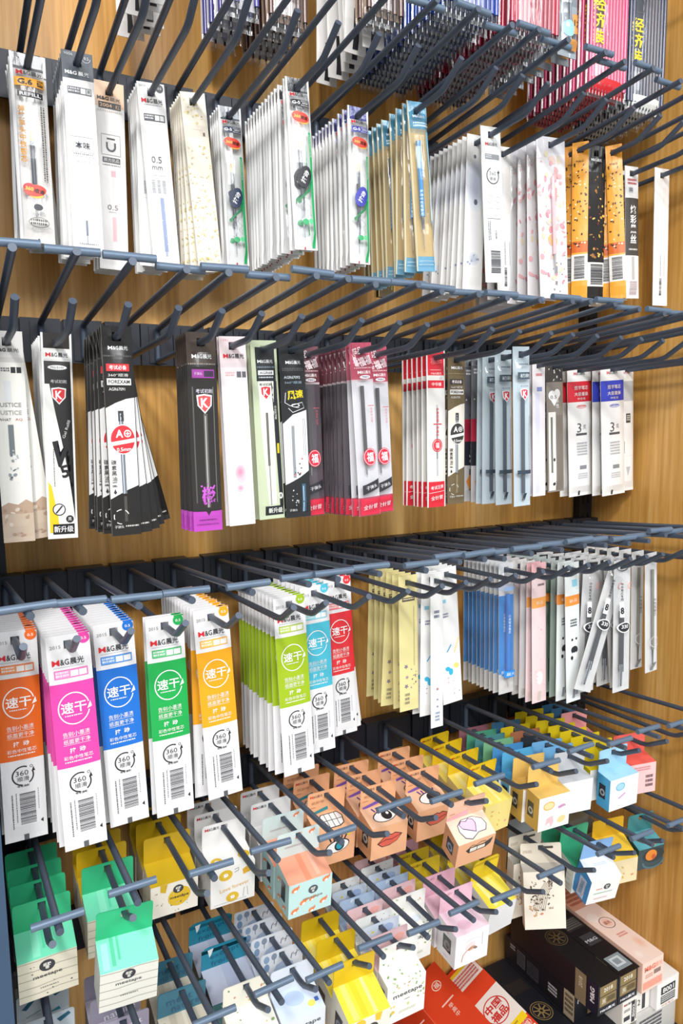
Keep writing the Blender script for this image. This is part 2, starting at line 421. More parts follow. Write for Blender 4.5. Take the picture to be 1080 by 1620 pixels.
def hook_meshes(r, half):
    b = B()
    b.box((-half, -0.0270, -.038), (half, -0.0236, .0018), dm); b.box((-half, -0.0236, .0001), (half, -0.0100, .0018), dm)
    b.box((-.009, -0.0282, -.036), (.009, -0.0270, -.001), dm)
    br = b.mesh('bracket')
    b = B(); z0 = -.003
    b.tube([(0, -.0295, -.033), (0, -.0295, -.010), (0, -.0305, -.0055), (0, -.034, z0), (0, -.14, z0 + .0082), (0, -.242, z0 + .0165)], .0028, wm)
    ua = b.mesh('upper_arm')
    b = B(); zt = z0 + .0165 + .0045
    b.tube([(-.0178, -.234, zt), (.0178, -.234, zt)], .0029, M('#64768a', 'metal')); lb = b.mesh('label_bar')  # same finish as the arms; lighter blue puts reflected light into the bar colour
    b = B(); f = lambda y: -.034 + (-y - .03) * .035
    b.tube([(0, -.0275, f(-.0275)), (0, -.183, f(-.183)), (0, -.189, f(-.189) + .0008), (0, -.194, -.0262), (0, -.2185, -.0118)], .0028, wm)
    la = b.mesh('lower_arm')
    return br, ua, lb, la
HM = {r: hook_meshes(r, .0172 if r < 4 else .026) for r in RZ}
HOOK_OBJ = {}
rr = random.Random(11)
for r in HOOKS:
    for x in HOOKS[r]:
        root = bpy.data.objects.new('display_hook', None); COL.objects.link(root); root.empty_display_size = .01
        root.location = (x, 0, RZ[r])
        root['category'] = 'hook'; root['group'] = 'hooks on the %s rail' % NTH[r]
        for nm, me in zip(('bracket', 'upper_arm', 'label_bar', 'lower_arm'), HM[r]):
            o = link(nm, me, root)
            if nm in ('upper_arm', 'label_bar'): pass
        u = [c for c in root.children if c.name.startswith(('upper_arm', 'label_bar'))]
        ax, az = rr.uniform(-.012, .012), rr.uniform(-.016, .016); lb = rr.uniform(-.03, .03)
        for c in u: c.rotation_euler = (ax, 0, az)
        for c in u:
            if c.name.startswith('label_bar'): c.rotation_euler = (ax, lb, az)
        xs = HOOKS[r]; i = xs.index(x); gap = min([abs(x - q) for q in xs if q != x])
        for c in root.children:
            if c.name.startswith('bracket'): c.scale.x = min(1, (gap / 2 - .0004) / (.0172 if r < 4 else .026))
            elif c.name.startswith('label_bar') and i % 2: c.location.y = .0075; c.location.z = -.0009
        HOOK_OBJ[(r, round(x, 3))] = root

# ------------------------------------------------------------------ refill packets, one design of each kind
K = '#26272c'; WH = '#f4f3f1'; RED = '#d4242e'; YEL = '#f2b01e'
HK = lambda c='#2b2c31': [R(0, 0, 0, 0, c)]
# top packet row
packet('g6', 'white refill packet with orange G.6 band', 27, 146, [(0, 12, '#2a2b31')],
 [], base='#efe9e3', window=CLEAR, refill=(13.2, [(59, 67, 1.9, '#f0b030'), (67, 100, 1.9, '#3c4350'), (100, 118, 1.1, '#5a5a60'), (118, 126, (1.1, .5), '#8a8a90')]),
 film_els=[R(0, 0, 2.2, 146, '#fbfaf8', 1), R(24.8, 0, 27, 16, '#fbfaf8', 1), MG(14, 15.5, 20), R(2.4, 19.5, 24.6, 26.2, '#f4ae3c', 2), T('G.6', 10, 23, 4.2, K, 11, 0, .03), R(19, 20.6, 23.4, 25.2, K, 3), T('黑', 21.2, 22.9, 3.4, '#f4ae3c'),
  R(4, 30, 23, 34.4, K, 2), T('REFILL', 13.5, 32.2, 2.6, '#f4f4f4', 16, 0, .02), T('弹簧笔头中性替芯', 6.2, 63, 4.9, '#c98a08', None, 0, .025, 1), MICRO(20.5, 40, 24.5, 98, '#5b564f', 2, 1, 4),
  E(13, 106, 8.6, 4.6, '#e03c28', -8, 2), E(8.5, 104, 4.5, 3.4, '#c9242a', 0, 2), E(13.5, 109.5, 5.5, 2.6, '#f2b63a', 0, 1), T('360', 8.5, 105, 3, '#f7d04c', 6, 8, .02), T('顺滑', 16, 106.5, 3.6, '#3a1512', 8, 8, .02),
  E(14.5, 119, 3.6, 2.6, K, 0, 2), O(14.5, 131, 8, .5, '#77736c', 0, 360, 3, 4), MICRO(8, 128.5, 21, 134, '#4a4742', 2, 0, 8), R(13.5, 143, 15, 146, K, 3)])
packet('w9006', 'white refill packet with dark slate header', 24, 153, [(0, 21, '#4a525c')],
 [T('9006', 5.2, 2.6, 2, '#c9cdd2', 7), T('0.5', 19, 4, 2.2, '#e5e7ea'), O(18.8, 4, 3.4, .35, '#cfd3d8', 180, 360), T('M&G', 6.5, 16.4, 3, '#fafafa', 9, 0, .03), T('晨光', 16.2, 16.4, 3.3, '#fafafa', 8.4, 0, .01),
  R(3, 27, 21.5, 32.4, '#57595f', 2), MICRO(3.6, 27.8, 12, 31.8, '#d4d4d6', 2), R(13, 27.7, 16.8, 31.7, '#f0f0f0', 3), R(17.4, 27.7, 21, 31.7, '#d9d9db', 3), T('黑', 19.2, 29.7, 2.8, K),
  O(12, 74, 0.01, .01, K), LINE([(3.5, 65), (20.5, 65), (20.5, 80), (3.5, 80), (3.5, 65)], .3, '#9a9ca0'), T('本味', 12, 71.5, 5.6, '#3c4046', 11.5, 0, .012), LINE([(3.5, 76.6), (20.5, 76.6)], .25, '#9a9ca0'), MICRO(4.5, 77.6, 19.5, 79.2, '#8a8c90', 1), T('温润如玉', 12, 84, 2, '#a5a8ac', 12),
  R(10.3, 86, 12.6, 130, '#e9eaec', 1), R(10.6, 130, 12.4, 142, '#7b828e', 2), R(11.1, 142, 11.9, 149, '#a9aeb6', 2), MICRO(5, 148, 20, 149.4, '#9a9ca0', 1)], base='#f3f2f0', t=1.0)
packet('p2004', 'white refill packet with peach 2004 header', 25, 158, [(0, 21, '#eac3a0')],
 [T('M&G', 7, 14, 3, '#3c3330', 10, 0, .03), T('晨光', 17.3, 14, 3.3, '#3c3330', 9), R(3, 17, 22, 22.5, '#3b3836', 2), T('2004', 9.2, 19.8, 3, '#eac3a0', 10), T('红', 19.2, 19.8, 3.4, '#eac3a0'), MICRO(2, 23.5, 23, 26, '#cfc4bc', 1, 0, 6),
  LINE([(4.5, 44), (20.5, 44), (20.5, 61), (4.5, 61), (4.5, 44)], .35, '#6a6a6c'), O(12.5, 54, 4.2, 1.5, '#33343a', 180, 360, 3), R(8.3, 50.4, 9.8, 54, '#33343a', 3), R(15.2, 50.4, 16.7, 54, '#33343a', 3), R(9, 46.8, 16, 48.1, '#33343a', 3),
  R(5, 63, 20, 67.6, '#3c3d42', 2), T('晨光优品', 12.5, 65.3, 3, '#f1efec', 13), MICRO(5, 69, 20, 70.4, '#85868a', 1),
  R(12, 74, 16, 79, '#eda9b2', 1), R(12.8, 79, 15, 96, '#f3d5d8', 1), T('0.5', 12.5, 105, 4.2, '#7d6f70', 9), LINE([(9, 109), (16, 109)], .3, '#a89a9a'), R(12, 113, 15.5, 134, '#efb3ba', 1)], base='#f4f1ee', t=1.0)
packet('w05', 'white 0.5 mm refill packet with blue refill', 24, 154, [],
 [T('2010', 4.5, 3, 1.7, '#9a9a9c', 6), E(19.5, 4, 3.6, 3.6, '#3c3e44', 0, 2), T('0.5', 19.5, 4, 1.9, '#e8e8e8'), MG(12, 15, 19), MICRO(5, 18, 20, 19, '#8a8a8c', 1), R(3.5, 26, 22, 32, '#4c4e55', 2), MICRO(4.2, 27, 12, 31, '#d8d8da', 2), R(13, 26.9, 16.8, 31.2, '#f0f0f0', 3), R(17.4, 26.9, 21, 31.2, '#d9d9db', 3),
  T('0.5', 11, 64, 5.4, '#5c5e62', 9), T('mm', 11, 71, 3, '#5c5e62', 9), MICRO(6, 77, 18, 77.6, '#b0b2b6', 1), MICRO(5, 81, 19, 92, '#b4b5ba', 3, 1), R(2, 95, 22, 95.4, '#dededd', 2), R(11, 96, 14.4, 142, '#8d9bbd', 2), R(11.8, 142, 13.6, 146, '#aab4cc', 2), BLOB(4, 100, 20, 148, 10, ['#c9cacd'], .3, .6, 5)], base='#f2f1ef', t=1.1)
packet('cream', 'cream refill packet with faint gold flowers', 22.5, 156, [(28, 38, '#e6dccb')],
 [BLOB(1, 2, 21.5, 27, 22, ['#d8c67e', '#e3d39a', '#c9b25c'], .5, 1.3, 6), T('m&g', 10, 31, 2.6, '#f6f1e4', 12), R(17, 34, 19, 37, '#6a5c48', 2), BLOB(1, 44, 21.5, 150, 95, ['#e3d3a6', '#d9c78c', '#ecdcc0', '#cdbb7c'], .5, 1.7, 9)], base='#f1e9d6', t=.9)
def g5(key, c, desc):
    packet(key, desc, 22.5, 144, [(0, 11.5, c)], [], base='#f3f2f0', window=CLEAR, refill=(9.6, [(40, 52, .9, '#d9dcdf'), (52, 59, 2.0, '#f0b030'), (59, 112, 1.8, '#3c434e'), (112, 126, (1.6, .7), '#6b707a'), (126, 134, .4, '#a7abb2')]),
     film_els=[R(0, 0, 1.8, 144, '#fbfbfa', 1), R(20.7, 0, 22.5, 144, '#fbfbfa', 1), MG(11.5, 14.5, 17), R(2.6, 19, 20.6, 24.6, c, 2), T('G-5', 7.2, 21.8, 2.8, '#f4f4f4', 7, 0, .03), LINE([(12, 20), (19.8, 20), (19.8, 23.8), (12, 23.8), (12, 20)], .4, '#f4f4f4'), MICRO(12.8, 21, 19, 23, '#f4f4f4', 2),
      E(11.2, 33.5, 8.2, 4.3, '#df4030', 6, 2), E(7.5, 32, 4.6, 3.4, '#e2583a', 0, 2), E(13, 36.5, 5.5, 2.4, '#f0b648', 0, 1), T('360', 7.5, 33, 2.4, '#f8d25c', 6, 6, .02), T('顺滑', 14, 34, 3.2, '#4a1a14', 6.5, 6, .02),
      R(17.4, 45, 20.2, 142, '#1fae62', 2), MICRO(18.2, 47, 19.4, 66, '#d9f2e4', 1, 1), E(11.2, 83, 6.6, 9.4, c, 18, 3), T('按动', 11.4, 83, 5, '#fafafa', 11, -62, .015, 0, 5),
      LINE([(17.5, 86), (15, 94), (9, 99), (5, 103)], 2.0, '#177a48', 3), E(5.2, 103.4, 1.8, 1.8, '#177a48', 0, 3), LINE([(10.5, 104), (16, 108), (12, 112), (16, 116)], .4, '#8b9396'), E(9.6, 121, 3, 2.5, '#26a262', 0, 3), E(15, 120.5, 2, 2.3, '#5cc98c', 0, 3), R(9.4, 141.5, 10.6, 144, '#b2202c', 3)])
g5('g5navy', '#2c3a55', 'white G-5 refill packet with navy header')
g5('g5black', '#25272d', 'white G-5 refill packet with black header')
g5('g5blue', '#3a3fa6', 'white G-5 refill packet with royal blue header')
packet('kraft', 'kraft refill packet with sky blue header and pen', 21.5, 154, [(0, 24, '#4aa6cc'), (24, 28, '#bcae86'), (140, 154, '#6ab0d2')], [], base='#d9b878', window=CLEAR, refill=(8.6, [(36, 104, 2.5, '#2b8fd0'), (104, 116, (1.7, 1.2), '#5b5f66'), (116, 134, (.9, .4), '#b3a88e')]),
 film_els=[R(0, 0, .9, 154, '#ded7b8', 1), R(20.6, 0, 21.5, 154, '#8cc2da', 1), MG(11, 14, 14, '#e9f4fa', '#e9f4fa'), MICRO(3, 20, 19, 25, '#cfe6f0', 2), R(16.2, 28, 19.6, 110, '#6db4d4', 2), R(16.9, 62, 18.8, 108, '#e4e8dc', 3), MICRO(17.2, 40, 18.6, 108, '#e9e5cf', 1, 1), T('晨光中性笔', 9, 62, 2.7, '#dff0fa', None, 0, .01, 1, 5), T('按动中性笔替芯', 6.4, 92, 3, '#c9e2ee', None, 0, .01, 1, 4), LINE([(2, 145), (19, 145)], .5, '#d7e8ef'), LINE([(2, 148), (19, 148)], .5, '#d7e8ef')])
packet('gold', 'narrow gold framed dark refill packet', 21, 158, [], [R(0, 0, 1.2, 158, '#c6a85e'), R(19.8, 0, 21, 158, '#d8bd74'), R(3, 3, 18, 9, '#d8bd74'), R(4, 20, 17, 27, '#3a3226', 2), LINE([(4, 32), (4, 150)], .8, '#d8bd74'), LINE([(17, 32), (17, 150)], .8, '#d8bd74'), MICRO(9, 60, 12, 140, '#c6a85e', 1, 1)], base='#6d5c3c', t=1.2)
packet('ring360', 'tall white refill packet with black 360 ring', 25.8, 154, [(0, 3, '#e6e6e4')],
 [MG(13, 17, 16, '#6a6b70', '#d8404a'), R(4, 27, 22.5, 32, '#9a9ca1', 2), MICRO(4.6, 27.8, 12, 31.4, '#f0f0f0', 2), O(13, 48, 8.2, 1.0, '#3b3d43', 110, 395), T('360', 12.6, 45.5, 4, '#8a8c91', 8.5), T('顺滑', 12.6, 51, 3.4, '#55575d', 8), P([(19.8, 45), (22.4, 45), (21, 41.5)], '#3b3d43'), O(8.5, 71, 4, .4, '#a5a7ac'), O(18.5, 71, 3, .4, '#a5a7ac'), LINE([(4, 80), (22, 80)], .3, '#a5a7ac'), LINE([(4, 90), (22, 90)], .4, '#55575d'),
  MICRO(5, 93, 9, 112, '#7a7c82', 2, 1), T('8001', 15, 106, 2.6, '#55575d', 8, -90), BAR(7, 122, 20, 145, '#4a4c52', 1)], base='#fafaf9', t=1.2)
packet('misty', 'frosted white refill packet with grey-blue smudges', 24, 158, [(30, 60, '#dfe2e8')],
 [SOFT(12, 52, 11, 26, '#b4bed0', '#dfe2e8', 0, 6, 1), SOFT(12, 126, 9, 9, '#b9c2d2', '#eeedeb', 0, 5, 1), E(12, 68, 2.2, 3, '#5b6270', 0, 2), E(10, 22, 1.5, 2, '#6c7280', 0, 2), BLOB(3, 120, 21, 132, 6, ['#9aa4b8', '#5f6a80'], .8, 2, 8), R(11, 72, 13.4, 118, '#e2e5ea', 1)], base='#eeedeb', t=1.3)
packet('pinkfloral', 'wide clear packet with pink blossoms', 41, 166, [(0, 16, '#e9e6ea')], [BLOB(2, 14, 39, 150, 80, ['#f6c4c0', '#f3b0b4', '#f8d8c6', '#f2e0b8', '#e88f9c'], 1.2, 4.2, 12), E(20, 105, 7, 6, '#f1c26c', 20, 2), E(24, 60, 4, 12, '#f0a0a6', 10, 2), BLOB(5, 120, 38, 162, 12, ['#5a5a66', '#8a7078'], .5, 1.3, 15), R(22, 128, 26, 140, '#8d8a90', 2), T('夏', 24, 150, 4, '#6b3a44')], base='#faf4f4', window=CLEAR, refill=(20, [(40, 120, 2, '#f2ccd0'), (120, 140, (1.2, .5), '#aaaab0')]))
packet('orange', 'orange refill packet with black leopard spots', 17, 165, [(0, 14, '#efa02a'), (104, 116, '#d6661e'), (118, 146, '#efece6'), (146, 165, '#f0a632')],
 [BLOB(1.5, 16, 15.5, 110, 46, ['#2b1d14', '#4a2a16', '#f7e2b4'], .7, 1.6, 21), BAR(3, 120, 14, 144, '#4a4a50', 1), T('M&G', 8, 20, 2, '#3a2412', 8)], base='#eea63a', t=1.2)
packet('blackgold', 'black refill packet with gold brush pattern', 25, 162, [(124, 150, '#e5e3df')], [BLOB(2, 20, 23, 120, 40, ['#c79a3a', '#9a6a24', '#e0b85a', '#7a2a28'], .8, 2.4, 23), MG(12.5, 15, 15, '#d9d9d9', '#d9d9d9'), BAR(4, 126, 21, 148, '#33343a', 1)], base='#24211f', kind='shiny', t=1.4)
packet('blackwhite', 'white and black banded refill packet', 22.5, 152, [(36, 102, '#4a4744')], [MICRO(4, 14, 19, 22, '#c25a62', 2), R(5, 24, 12, 30, '#b9bac0', 2), MICRO(6, 25, 11, 29, '#55565c', 2), T('炫彩黑丝', 11.5, 66, 10, '#f4f2ef', None, 0, .02, 1), MICRO(4, 94, 19, 97, '#d9d6d0', 1), R(9, 103, 13.5, 130, '#b9b6b4', 2), BAR(5, 132, 18, 148, '#c9b6b8', 1)], base='#f6f5f3', t=1.5)
packet('loner', 'lone plain white refill packet with small barcode', 26, 160, [], [R(14, 22, 19, 70, '#eee9e4', 1), MICRO(10, 100, 13, 125, '#b4b4b8', 1, 1), MICRO(17, 100, 19, 125, '#c4c4c8', 1, 1), BAR(9, 128, 13, 148, '#5a5a60', 1)], base='#fbfaf8', t=1.3)

# second packet row
packet('justice', 'cream refill packet with brown landscape print', 23, 165, [(0, 20, '#dcdad6'), (20, 24, '#cfccc7'), (136, 165, '#c9b5a0')],
 [T('2010', 4, 3, 1.6, '#9a9a9c', 6), T('M&G', 6.5, 14.5, 2.6, K, 8, 0, .03), T('晨光', 15.5, 14.5, 3, K, 8.5), MICRO(3, 28, 12, 31.5, '#5a5a60', 2), R(13, 27.5, 16.4, 32, K, 2), R(17.2, 27.5, 20.6, 32, K, 2), R(7.5, 38, 12.5, 54, '#d7d9da', 1), T('JUSTICE', 10.5, 57, 4.4, '#9a9a98', 17, 0, .02), T('JUSTICE', 10.5, 63, 4.4, '#a9a9a6', 17, 0, .02), T('WHAT', 6.5, 68, 2.2, '#55504c', 9), T('AQ.', 17, 68, 2.2, '#b2705c', 6),
  R(8.4, 72, 12.4, 96, '#70777b', 2), BLOB(7, 92, 14, 118, 16, ['#8d9496', '#b2b7b8', '#5e666a', '#e5e5e2'], .7, 1.9, 5), P([(0, 136), (5, 133), (12, 135), (18, 131), (23, 134), (23, 142), (0, 142)], '#b49a84', 1), BLOB(1, 138, 22, 160, 16, ['#b79d88', '#a98d78', '#d6c6b4'], 1, 2.5, 7)], base='#eeece4', t=1.2)
packet('v5', 'white and black refill packet with large V5 print', 23, 165, [(0, 12, '#33302e')], [],
 base='#ecebe6', kind='shiny', t=1.4)
def redo(key, els, **kw):
    """reprint a pouch design (drawn after the base colours)"""
    k = KINDS[key]; W, H, bands, base, kind, t = kw['spec']
    b = B(); S = psurf(W, H, t * .001); skin(b, S, W, H, bands, base, kind); draw(b, els, S, 'ink', 3.5)
    k['parts'][0] = ('pouch', b.mesh('pouch'), None)
shield = lambda x, y, s, c='#d8303a': [P([(x - s, y - s), (x, y - s * 1.15), (x + s, y - s), (x + s * .9, y + s * .3), (x, y + s * 1.3), (x - s * .9, y + s * .3)], '#f2f2f2', 2), P([(x - s * .82, y - s * .82), (x, y - s * .97), (x + s * .82, y - s * .82), (x + s * .74, y + s * .24), (x, y + s * 1.08), (x - s * .74, y + s * .24)], c, 3), T('K', x, y - s * .05, s * 1.2, '#fafafa', s * .95, 0, .03, 0, 4)]
redo('v5', [R(0, 0, 1.6, 165, '#f4f4f2', 2), R(21.4, 0, 23, 165, '#f1f1f0', 4), R(1.6, 13.5, 21.4, 20.5, '#f6f6f4', 2), MG(11.5, 17, 17), R(1.6, 22, 21.4, 40, '#2a2829', 1), O(11.5, 27, 7.2, 1.8, '#f2f2f2', 0, 360, 2, 1.9), E(11.5, 27, 6.6, 1.7, '#f2f2f2', 0, 3), T('MG-514V', 11.5, 27, 1.7, K, 10), T('考试初刷', 12, 38, 2.8, '#d9d9d9', 12),
 P([(5, 40), (21.4, 40), (21.4, 150), (20.5, 140), (18, 118), (14, 92), (9, 64)], '#2a2829', 1), shield(12, 49, 5.6), T('Gel Refill', 16.6, 76, 2.2, '#d8d6d2', 15, -72), P([(5.5, 86), (10, 85), (11.4, 96), (15, 89), (17.5, 91), (11.5, 107), (9.6, 106)], '#232326', 4), T('5', 14.5, 110, 10, '#232326', 6.5, -16, .03), MICRO(6, 92, 7.2, 122, '#7c7a76', 1, 1),
 P([(1.6, 118), (4, 122), (8, 146), (9, 160), (1.6, 160)], '#f2c922', 2), E(9, 141, 5, 5, '#2a2a2c', 0, 3), E(9, 141, 4.2, 4.2, '#e9e9e6', 0, 4), LINE([(6.5, 144), (11.5, 138)], 1.2, '#33343a', 5), E(17, 149, 3, 3, '#2a2a2c', 0, 3), T('黑', 17, 149, 3, '#e9e9e6'), R(4, 153, 20.5, 161.5, '#232326', 3), T('新升级', 12.2, 157.2, 5.4, '#f4f4f4', 15, 0, .012)], spec=(23, 165, [(0, 12, '#33302e')], '#ecebe6', 'shiny', 1.4))
def forexam(key, c, c2, desc, H=161, badge='#d8303a', pw='#e9e8e6'):
    packet(key, desc, 23, H, [], [R(0, 0, .5, H, '#55504a'), MG(12, 16.5, 15, '#f2f2f2', '#f2f2f2'), MICRO(1, 22, 22, 24, c2, 1, 0, 3), R(2.5, 28.5, 19.5, 34, badge, 2), T('考试必备', 11, 31.2, 3.4, '#fbeaea', 13, 0, .01), T('360°顺滑', 11, 37, 2.4, '#d6d4d0', 15), R(2.5, 39.5, 20.5, 44.5, '#eceae6', 2), T('FOREXAM', 11.5, 42, 2.9, K, 16, 0, .02), T('AGR67091', 9.5, 47.6, 2.3, '#dedcd8', 12),
     P([(.6, 62), (8, 58), (16, 55), (22.4, 54), (22.4, 122), (14, 125), (6, 129), (.6, 132)], pw, 1), R(9.6, 66, 13, 128, '#6f737a', 2), R(10.6, 66, 11.4, 128, '#b9c4d2', 3), R(9.2, 64, 13.4, 72, '#3a3a3c', 3),
     E(12, 86, 9.6, 11.2, badge, 0, 4, 28), O(12, 86, 9.8, .7, '#f6efee', 0, 360, 5, 11.6), T('A', 9.4, 81.5, 6, '#fbf6f4', 5.6, 0, .03, 0, 6), O(15.6, 81.5, 2.8, .8, '#fbf6f4', 0, 360, 6), R(14.2, 81.1, 17, 81.9, '#fbf6f4', 6), R(15.2, 80, 16, 83, '#fbf6f4', 6), P([(2.4, 88), (21.6, 85), (21.6, 88), (2.4, 91)], '#f3efec', 5), MICRO(3.4, 87.2, 20.6, 88.6, '#5a5654', 1), T('0.5mm', 12.4, 93.6, 3, '#fbf6f4', 11, -3, .01, 0, 6),
     T('碳素黑油墨', 4.2, 112, 3.8, '#4a4642', None, 0, .01, 1), P([(4.2, 124), (5.4, 127), (4.2, 128.4), (3, 127)], '#3a3836', 3), R(10.4, 130, 12.6, 150, c2, 2), O(8, 146, 6, .7, '#d9d7d3', 20, 60), O(8, 146, 6, .7, '#d9d7d3', 90, 130), O(8, 146, 6, .7, '#d9d7d3', 160, 200), O(8, 146, 6, .7, '#d9d7d3', 230, 270), T('子弹头', 6, 154, 2.4, '#e2e0dc', 7), MICRO(11, 153, 21, 155, '#cfccc8', 1)], base=c, kind='shiny', t=1.7)
forexam('forexam', '#262423', '#4a4744', 'black FOREXAM refill packet with red A badge')
forexam('olive', '#6d5f46', '#8a7c60', 'olive brown FOREXAM packet with black A badge', 162, '#3a3a38', '#e6e0d4')
packet('purple', 'black refill packet with purple foot and red shield', 25, 164, [(0, 26, '#4b4038'), (147, 164, '#b748b4')],
 [MG(12.5, 19.5, 17, '#f2f2f2', '#f2f2f2'), MICRO(1, 25, 24, 27, '#8a8078', 1), R(3.5, 30, 22.5, 37, '#9a3f9c', 2), T('子弹头', 8.5, 33.5, 2.6, '#e9c8ea', 7), R(13.5, 31.2, 21.8, 36, '#3a2a44', 3), T('考试初刷', 13, 47.6, 3.6, '#d9d4e2', 14), shield(13, 57.5, 6.6, '#d9484a'), R(11.6, 66, 15, 144, '#5c5854', 1), R(12.6, 68, 13.6, 144, '#a9a8a8', 2), R(3, 44, 4, 140, '#57544f', 1), R(20.5, 44, 21.3, 140, '#6b6862', 1),
  BLOB(7.5, 124, 18.5, 141, 40, ['#c25cc6', '#b04ab6'], .6, 1.4, 31), T('楷', 13, 133, 13, '#c25cc6', 11, 0, .03), P([(0, 147), (11, 147), (13, 151), (15, 147), (25, 147), (25, 146), (0, 146)], '#2b2826', 2), MICRO(5, 154, 20, 155.6, '#7a2a7c', 1), MICRO(3, 158, 22, 159, '#7a2a7c', 1)], base='#302d2b', kind='shiny', t=1.9)
packet('blush', 'pale pink white refill packet with pink smudges', 24, 163, [(0, 22, '#f6e4e6'), (22, 26, '#efe0e2')],
 [T('1301', 5, 3, 1.6, '#e9a0a8', 6), MG(12.5, 16.5, 19), MICRO(4, 30, 12, 34, '#eab4b8', 2), R(14, 29.6, 18, 34.6, '#6a6a70', 2), R(19, 29.6, 22.6, 34.6, '#6a6a70', 2), SOFT(8.5, 84, 5, 34, '#f6d6df', '#f8f0f2', 2), SOFT(13, 120, 10, 13, '#f6bccb', '#f8f0f2', 10, 7, 2), SOFT(12, 116, 4.6, 6.4, '#ee8ea6', '#f6c4d0', 10, 6, 3.2), SOFT(11.5, 130, 3.6, 3.2, '#f09cb0', '#f6d2da', 0, 5, 3.2)], base='#f8f0f2', t=1.2)
packet('mintblack', 'pale green refill packet with black K shield header', 25, 161, [], [R(4, 6, 22.5, 36, '#23262a', 1), MG(13, 18.5, 15, '#f2f2f2', '#f2f2f2'), MICRO(5, 23, 22, 25, '#7a8a9a', 1), R(5.5, 26.5, 20.5, 30.6, '#e9ecec', 2), T('AGR68', 13, 28.6, 2.2, K, 12), MICRO(6, 32, 20, 34, '#c9d2d8', 1), T('考试初刷', 12, 39, 2.6, '#3a3a3a', 12), shield(12, 46, 5.4), P([(5, 36), (20, 36), (19, 60), (17, 150), (10, 150), (6, 80)], '#eceee2', 1), R(10.6, 64, 13, 112, '#6a6660', 2), R(11.2, 112, 12.6, 148, '#9a9890', 2), P([(17.5, 36), (23, 36), (24.4, 150), (20.6, 150)], '#26282c', 1), T('低粘度油墨', 20.4, 64, 2.2, '#d8dccc', None, 0, 0, 1), R(20.4, 92, 22.6, 101, '#d9c22a', 2), E(21.6, 140, 2.6, 2.9, '#e4e6da', 0, 2), T('黑', 21.6, 140, 2.8, K), R(6, 149, 24, 157.5, '#26282c', 2), T('新升级', 16, 153.2, 5, '#f0f2ea', 14, 0, .012)], base='#c9d4b4', t=1.5)
packet('wind', 'black refill packet with yellow lettering', 25, 161, [], [MG(13, 19, 15, '#f2f2f2', '#f2f2f2'), MICRO(2, 24, 23, 27, '#5a5c60', 2), T('AGR67092', 11, 32.4, 2.6, '#c9d2d8', 16, 0, .02), T('360°顺滑', 12, 37, 2.4, '#9ab0c0', 17), R(4, 43, 22, 53, '#26272c', 2), T('风速', 13.5, 48, 8.4, '#f0d822', 16, -4, .03), LINE([(4, 46), (3, 55), (8, 58), (20, 55), (22, 60), (10, 64), (6, 60)], .6, '#d9dcde'), T('Q', 13, 58, 4, '#e4e6e8', 9),
  P([(.4, 74), (10, 66), (24.6, 62), (24.6, 118), (14, 124), (.4, 130)], '#e6e7e8', 1), R(8, 76, 11, 124, '#8f9498', 2), LINE([(20, 70), (22, 71), (22, 104), (20, 104), (20, 70)], .4, '#7a7e82'), BLOB(8, 106, 18, 122, 12, ['#33363c', '#e46a70', '#5a5e64'], .5, 1.3, 3), R(16, 130, 20, 156, '#3f5f78', 2), R(17, 132, 18, 156, '#a8c4d8', 3), BLOB(4, 134, 14, 150, 10, ['#d8dadc'], .4, .9, 6), T('子弹头', 7, 154, 2.4, '#e2e0dc', 8)], base='#2a2b2d', kind='shiny', t=1.7)
def fortune(key, top, lower, desc, W=23.5):
    packet(key, desc, W, 164, [(0, 34, top), (34, 36, '#f1d9dc'), (146, 164, top)], [], base=lower, window=CLEAR, refill=(9.5, [(40, 108, 1.9, '#4a4648'), (108, 124, (1.4, .7), '#8a8688')]),
     film_els=[T('超品', 7, 8, 7, '#f9e4e8', 10, -14, .02), T('福福', 13.5, 17, 8.6, '#f9e4e8', 15, -12, .02), MICRO(2, 23, 21, 24.6, '#f2c4ca', 1), MG(11.5, 27.6, 14, '#fbeef0', '#fbeef0'), E(12, 32, 5.6, 1.7, '#f4eef0', 0, 3), T('7001', 12, 32, 1.9, '#3a4a6a', 7, 0, .02), T('一举高中试笔', 16.4, 66, 2.6, '#c96a74', None, 0, 0, 1), E(12.4, 107, 7.2, 8.4, '#d62f44', 0, 3, 24), O(12.4, 107, 6.5, .5, '#f6d8dc', 0, 360, 4, 7.7), T('福', 12.4, 107, 9, '#fbeef0', 7.6, 0, .02, 0, 5), P([(3, 134), (21, 128), (21, 137), (3, 143)], '#33323a', 3), T('子弹头', 12, 135.6, 3.6, '#eceaee', 12, -12), R(1, 147, 22, 163, '#d8304a', 3), T('全针管', 11, 155, 5, '#fbe4e8', 15, -6, .01)])
fortune('fortune', '#d2355c', '#e9e6ea', 'pink topped clear refill packet with red fortune seal')
fortune('fortunedark', '#7c2438', '#54434e', 'dark maroon refill packet with red fortune seal')
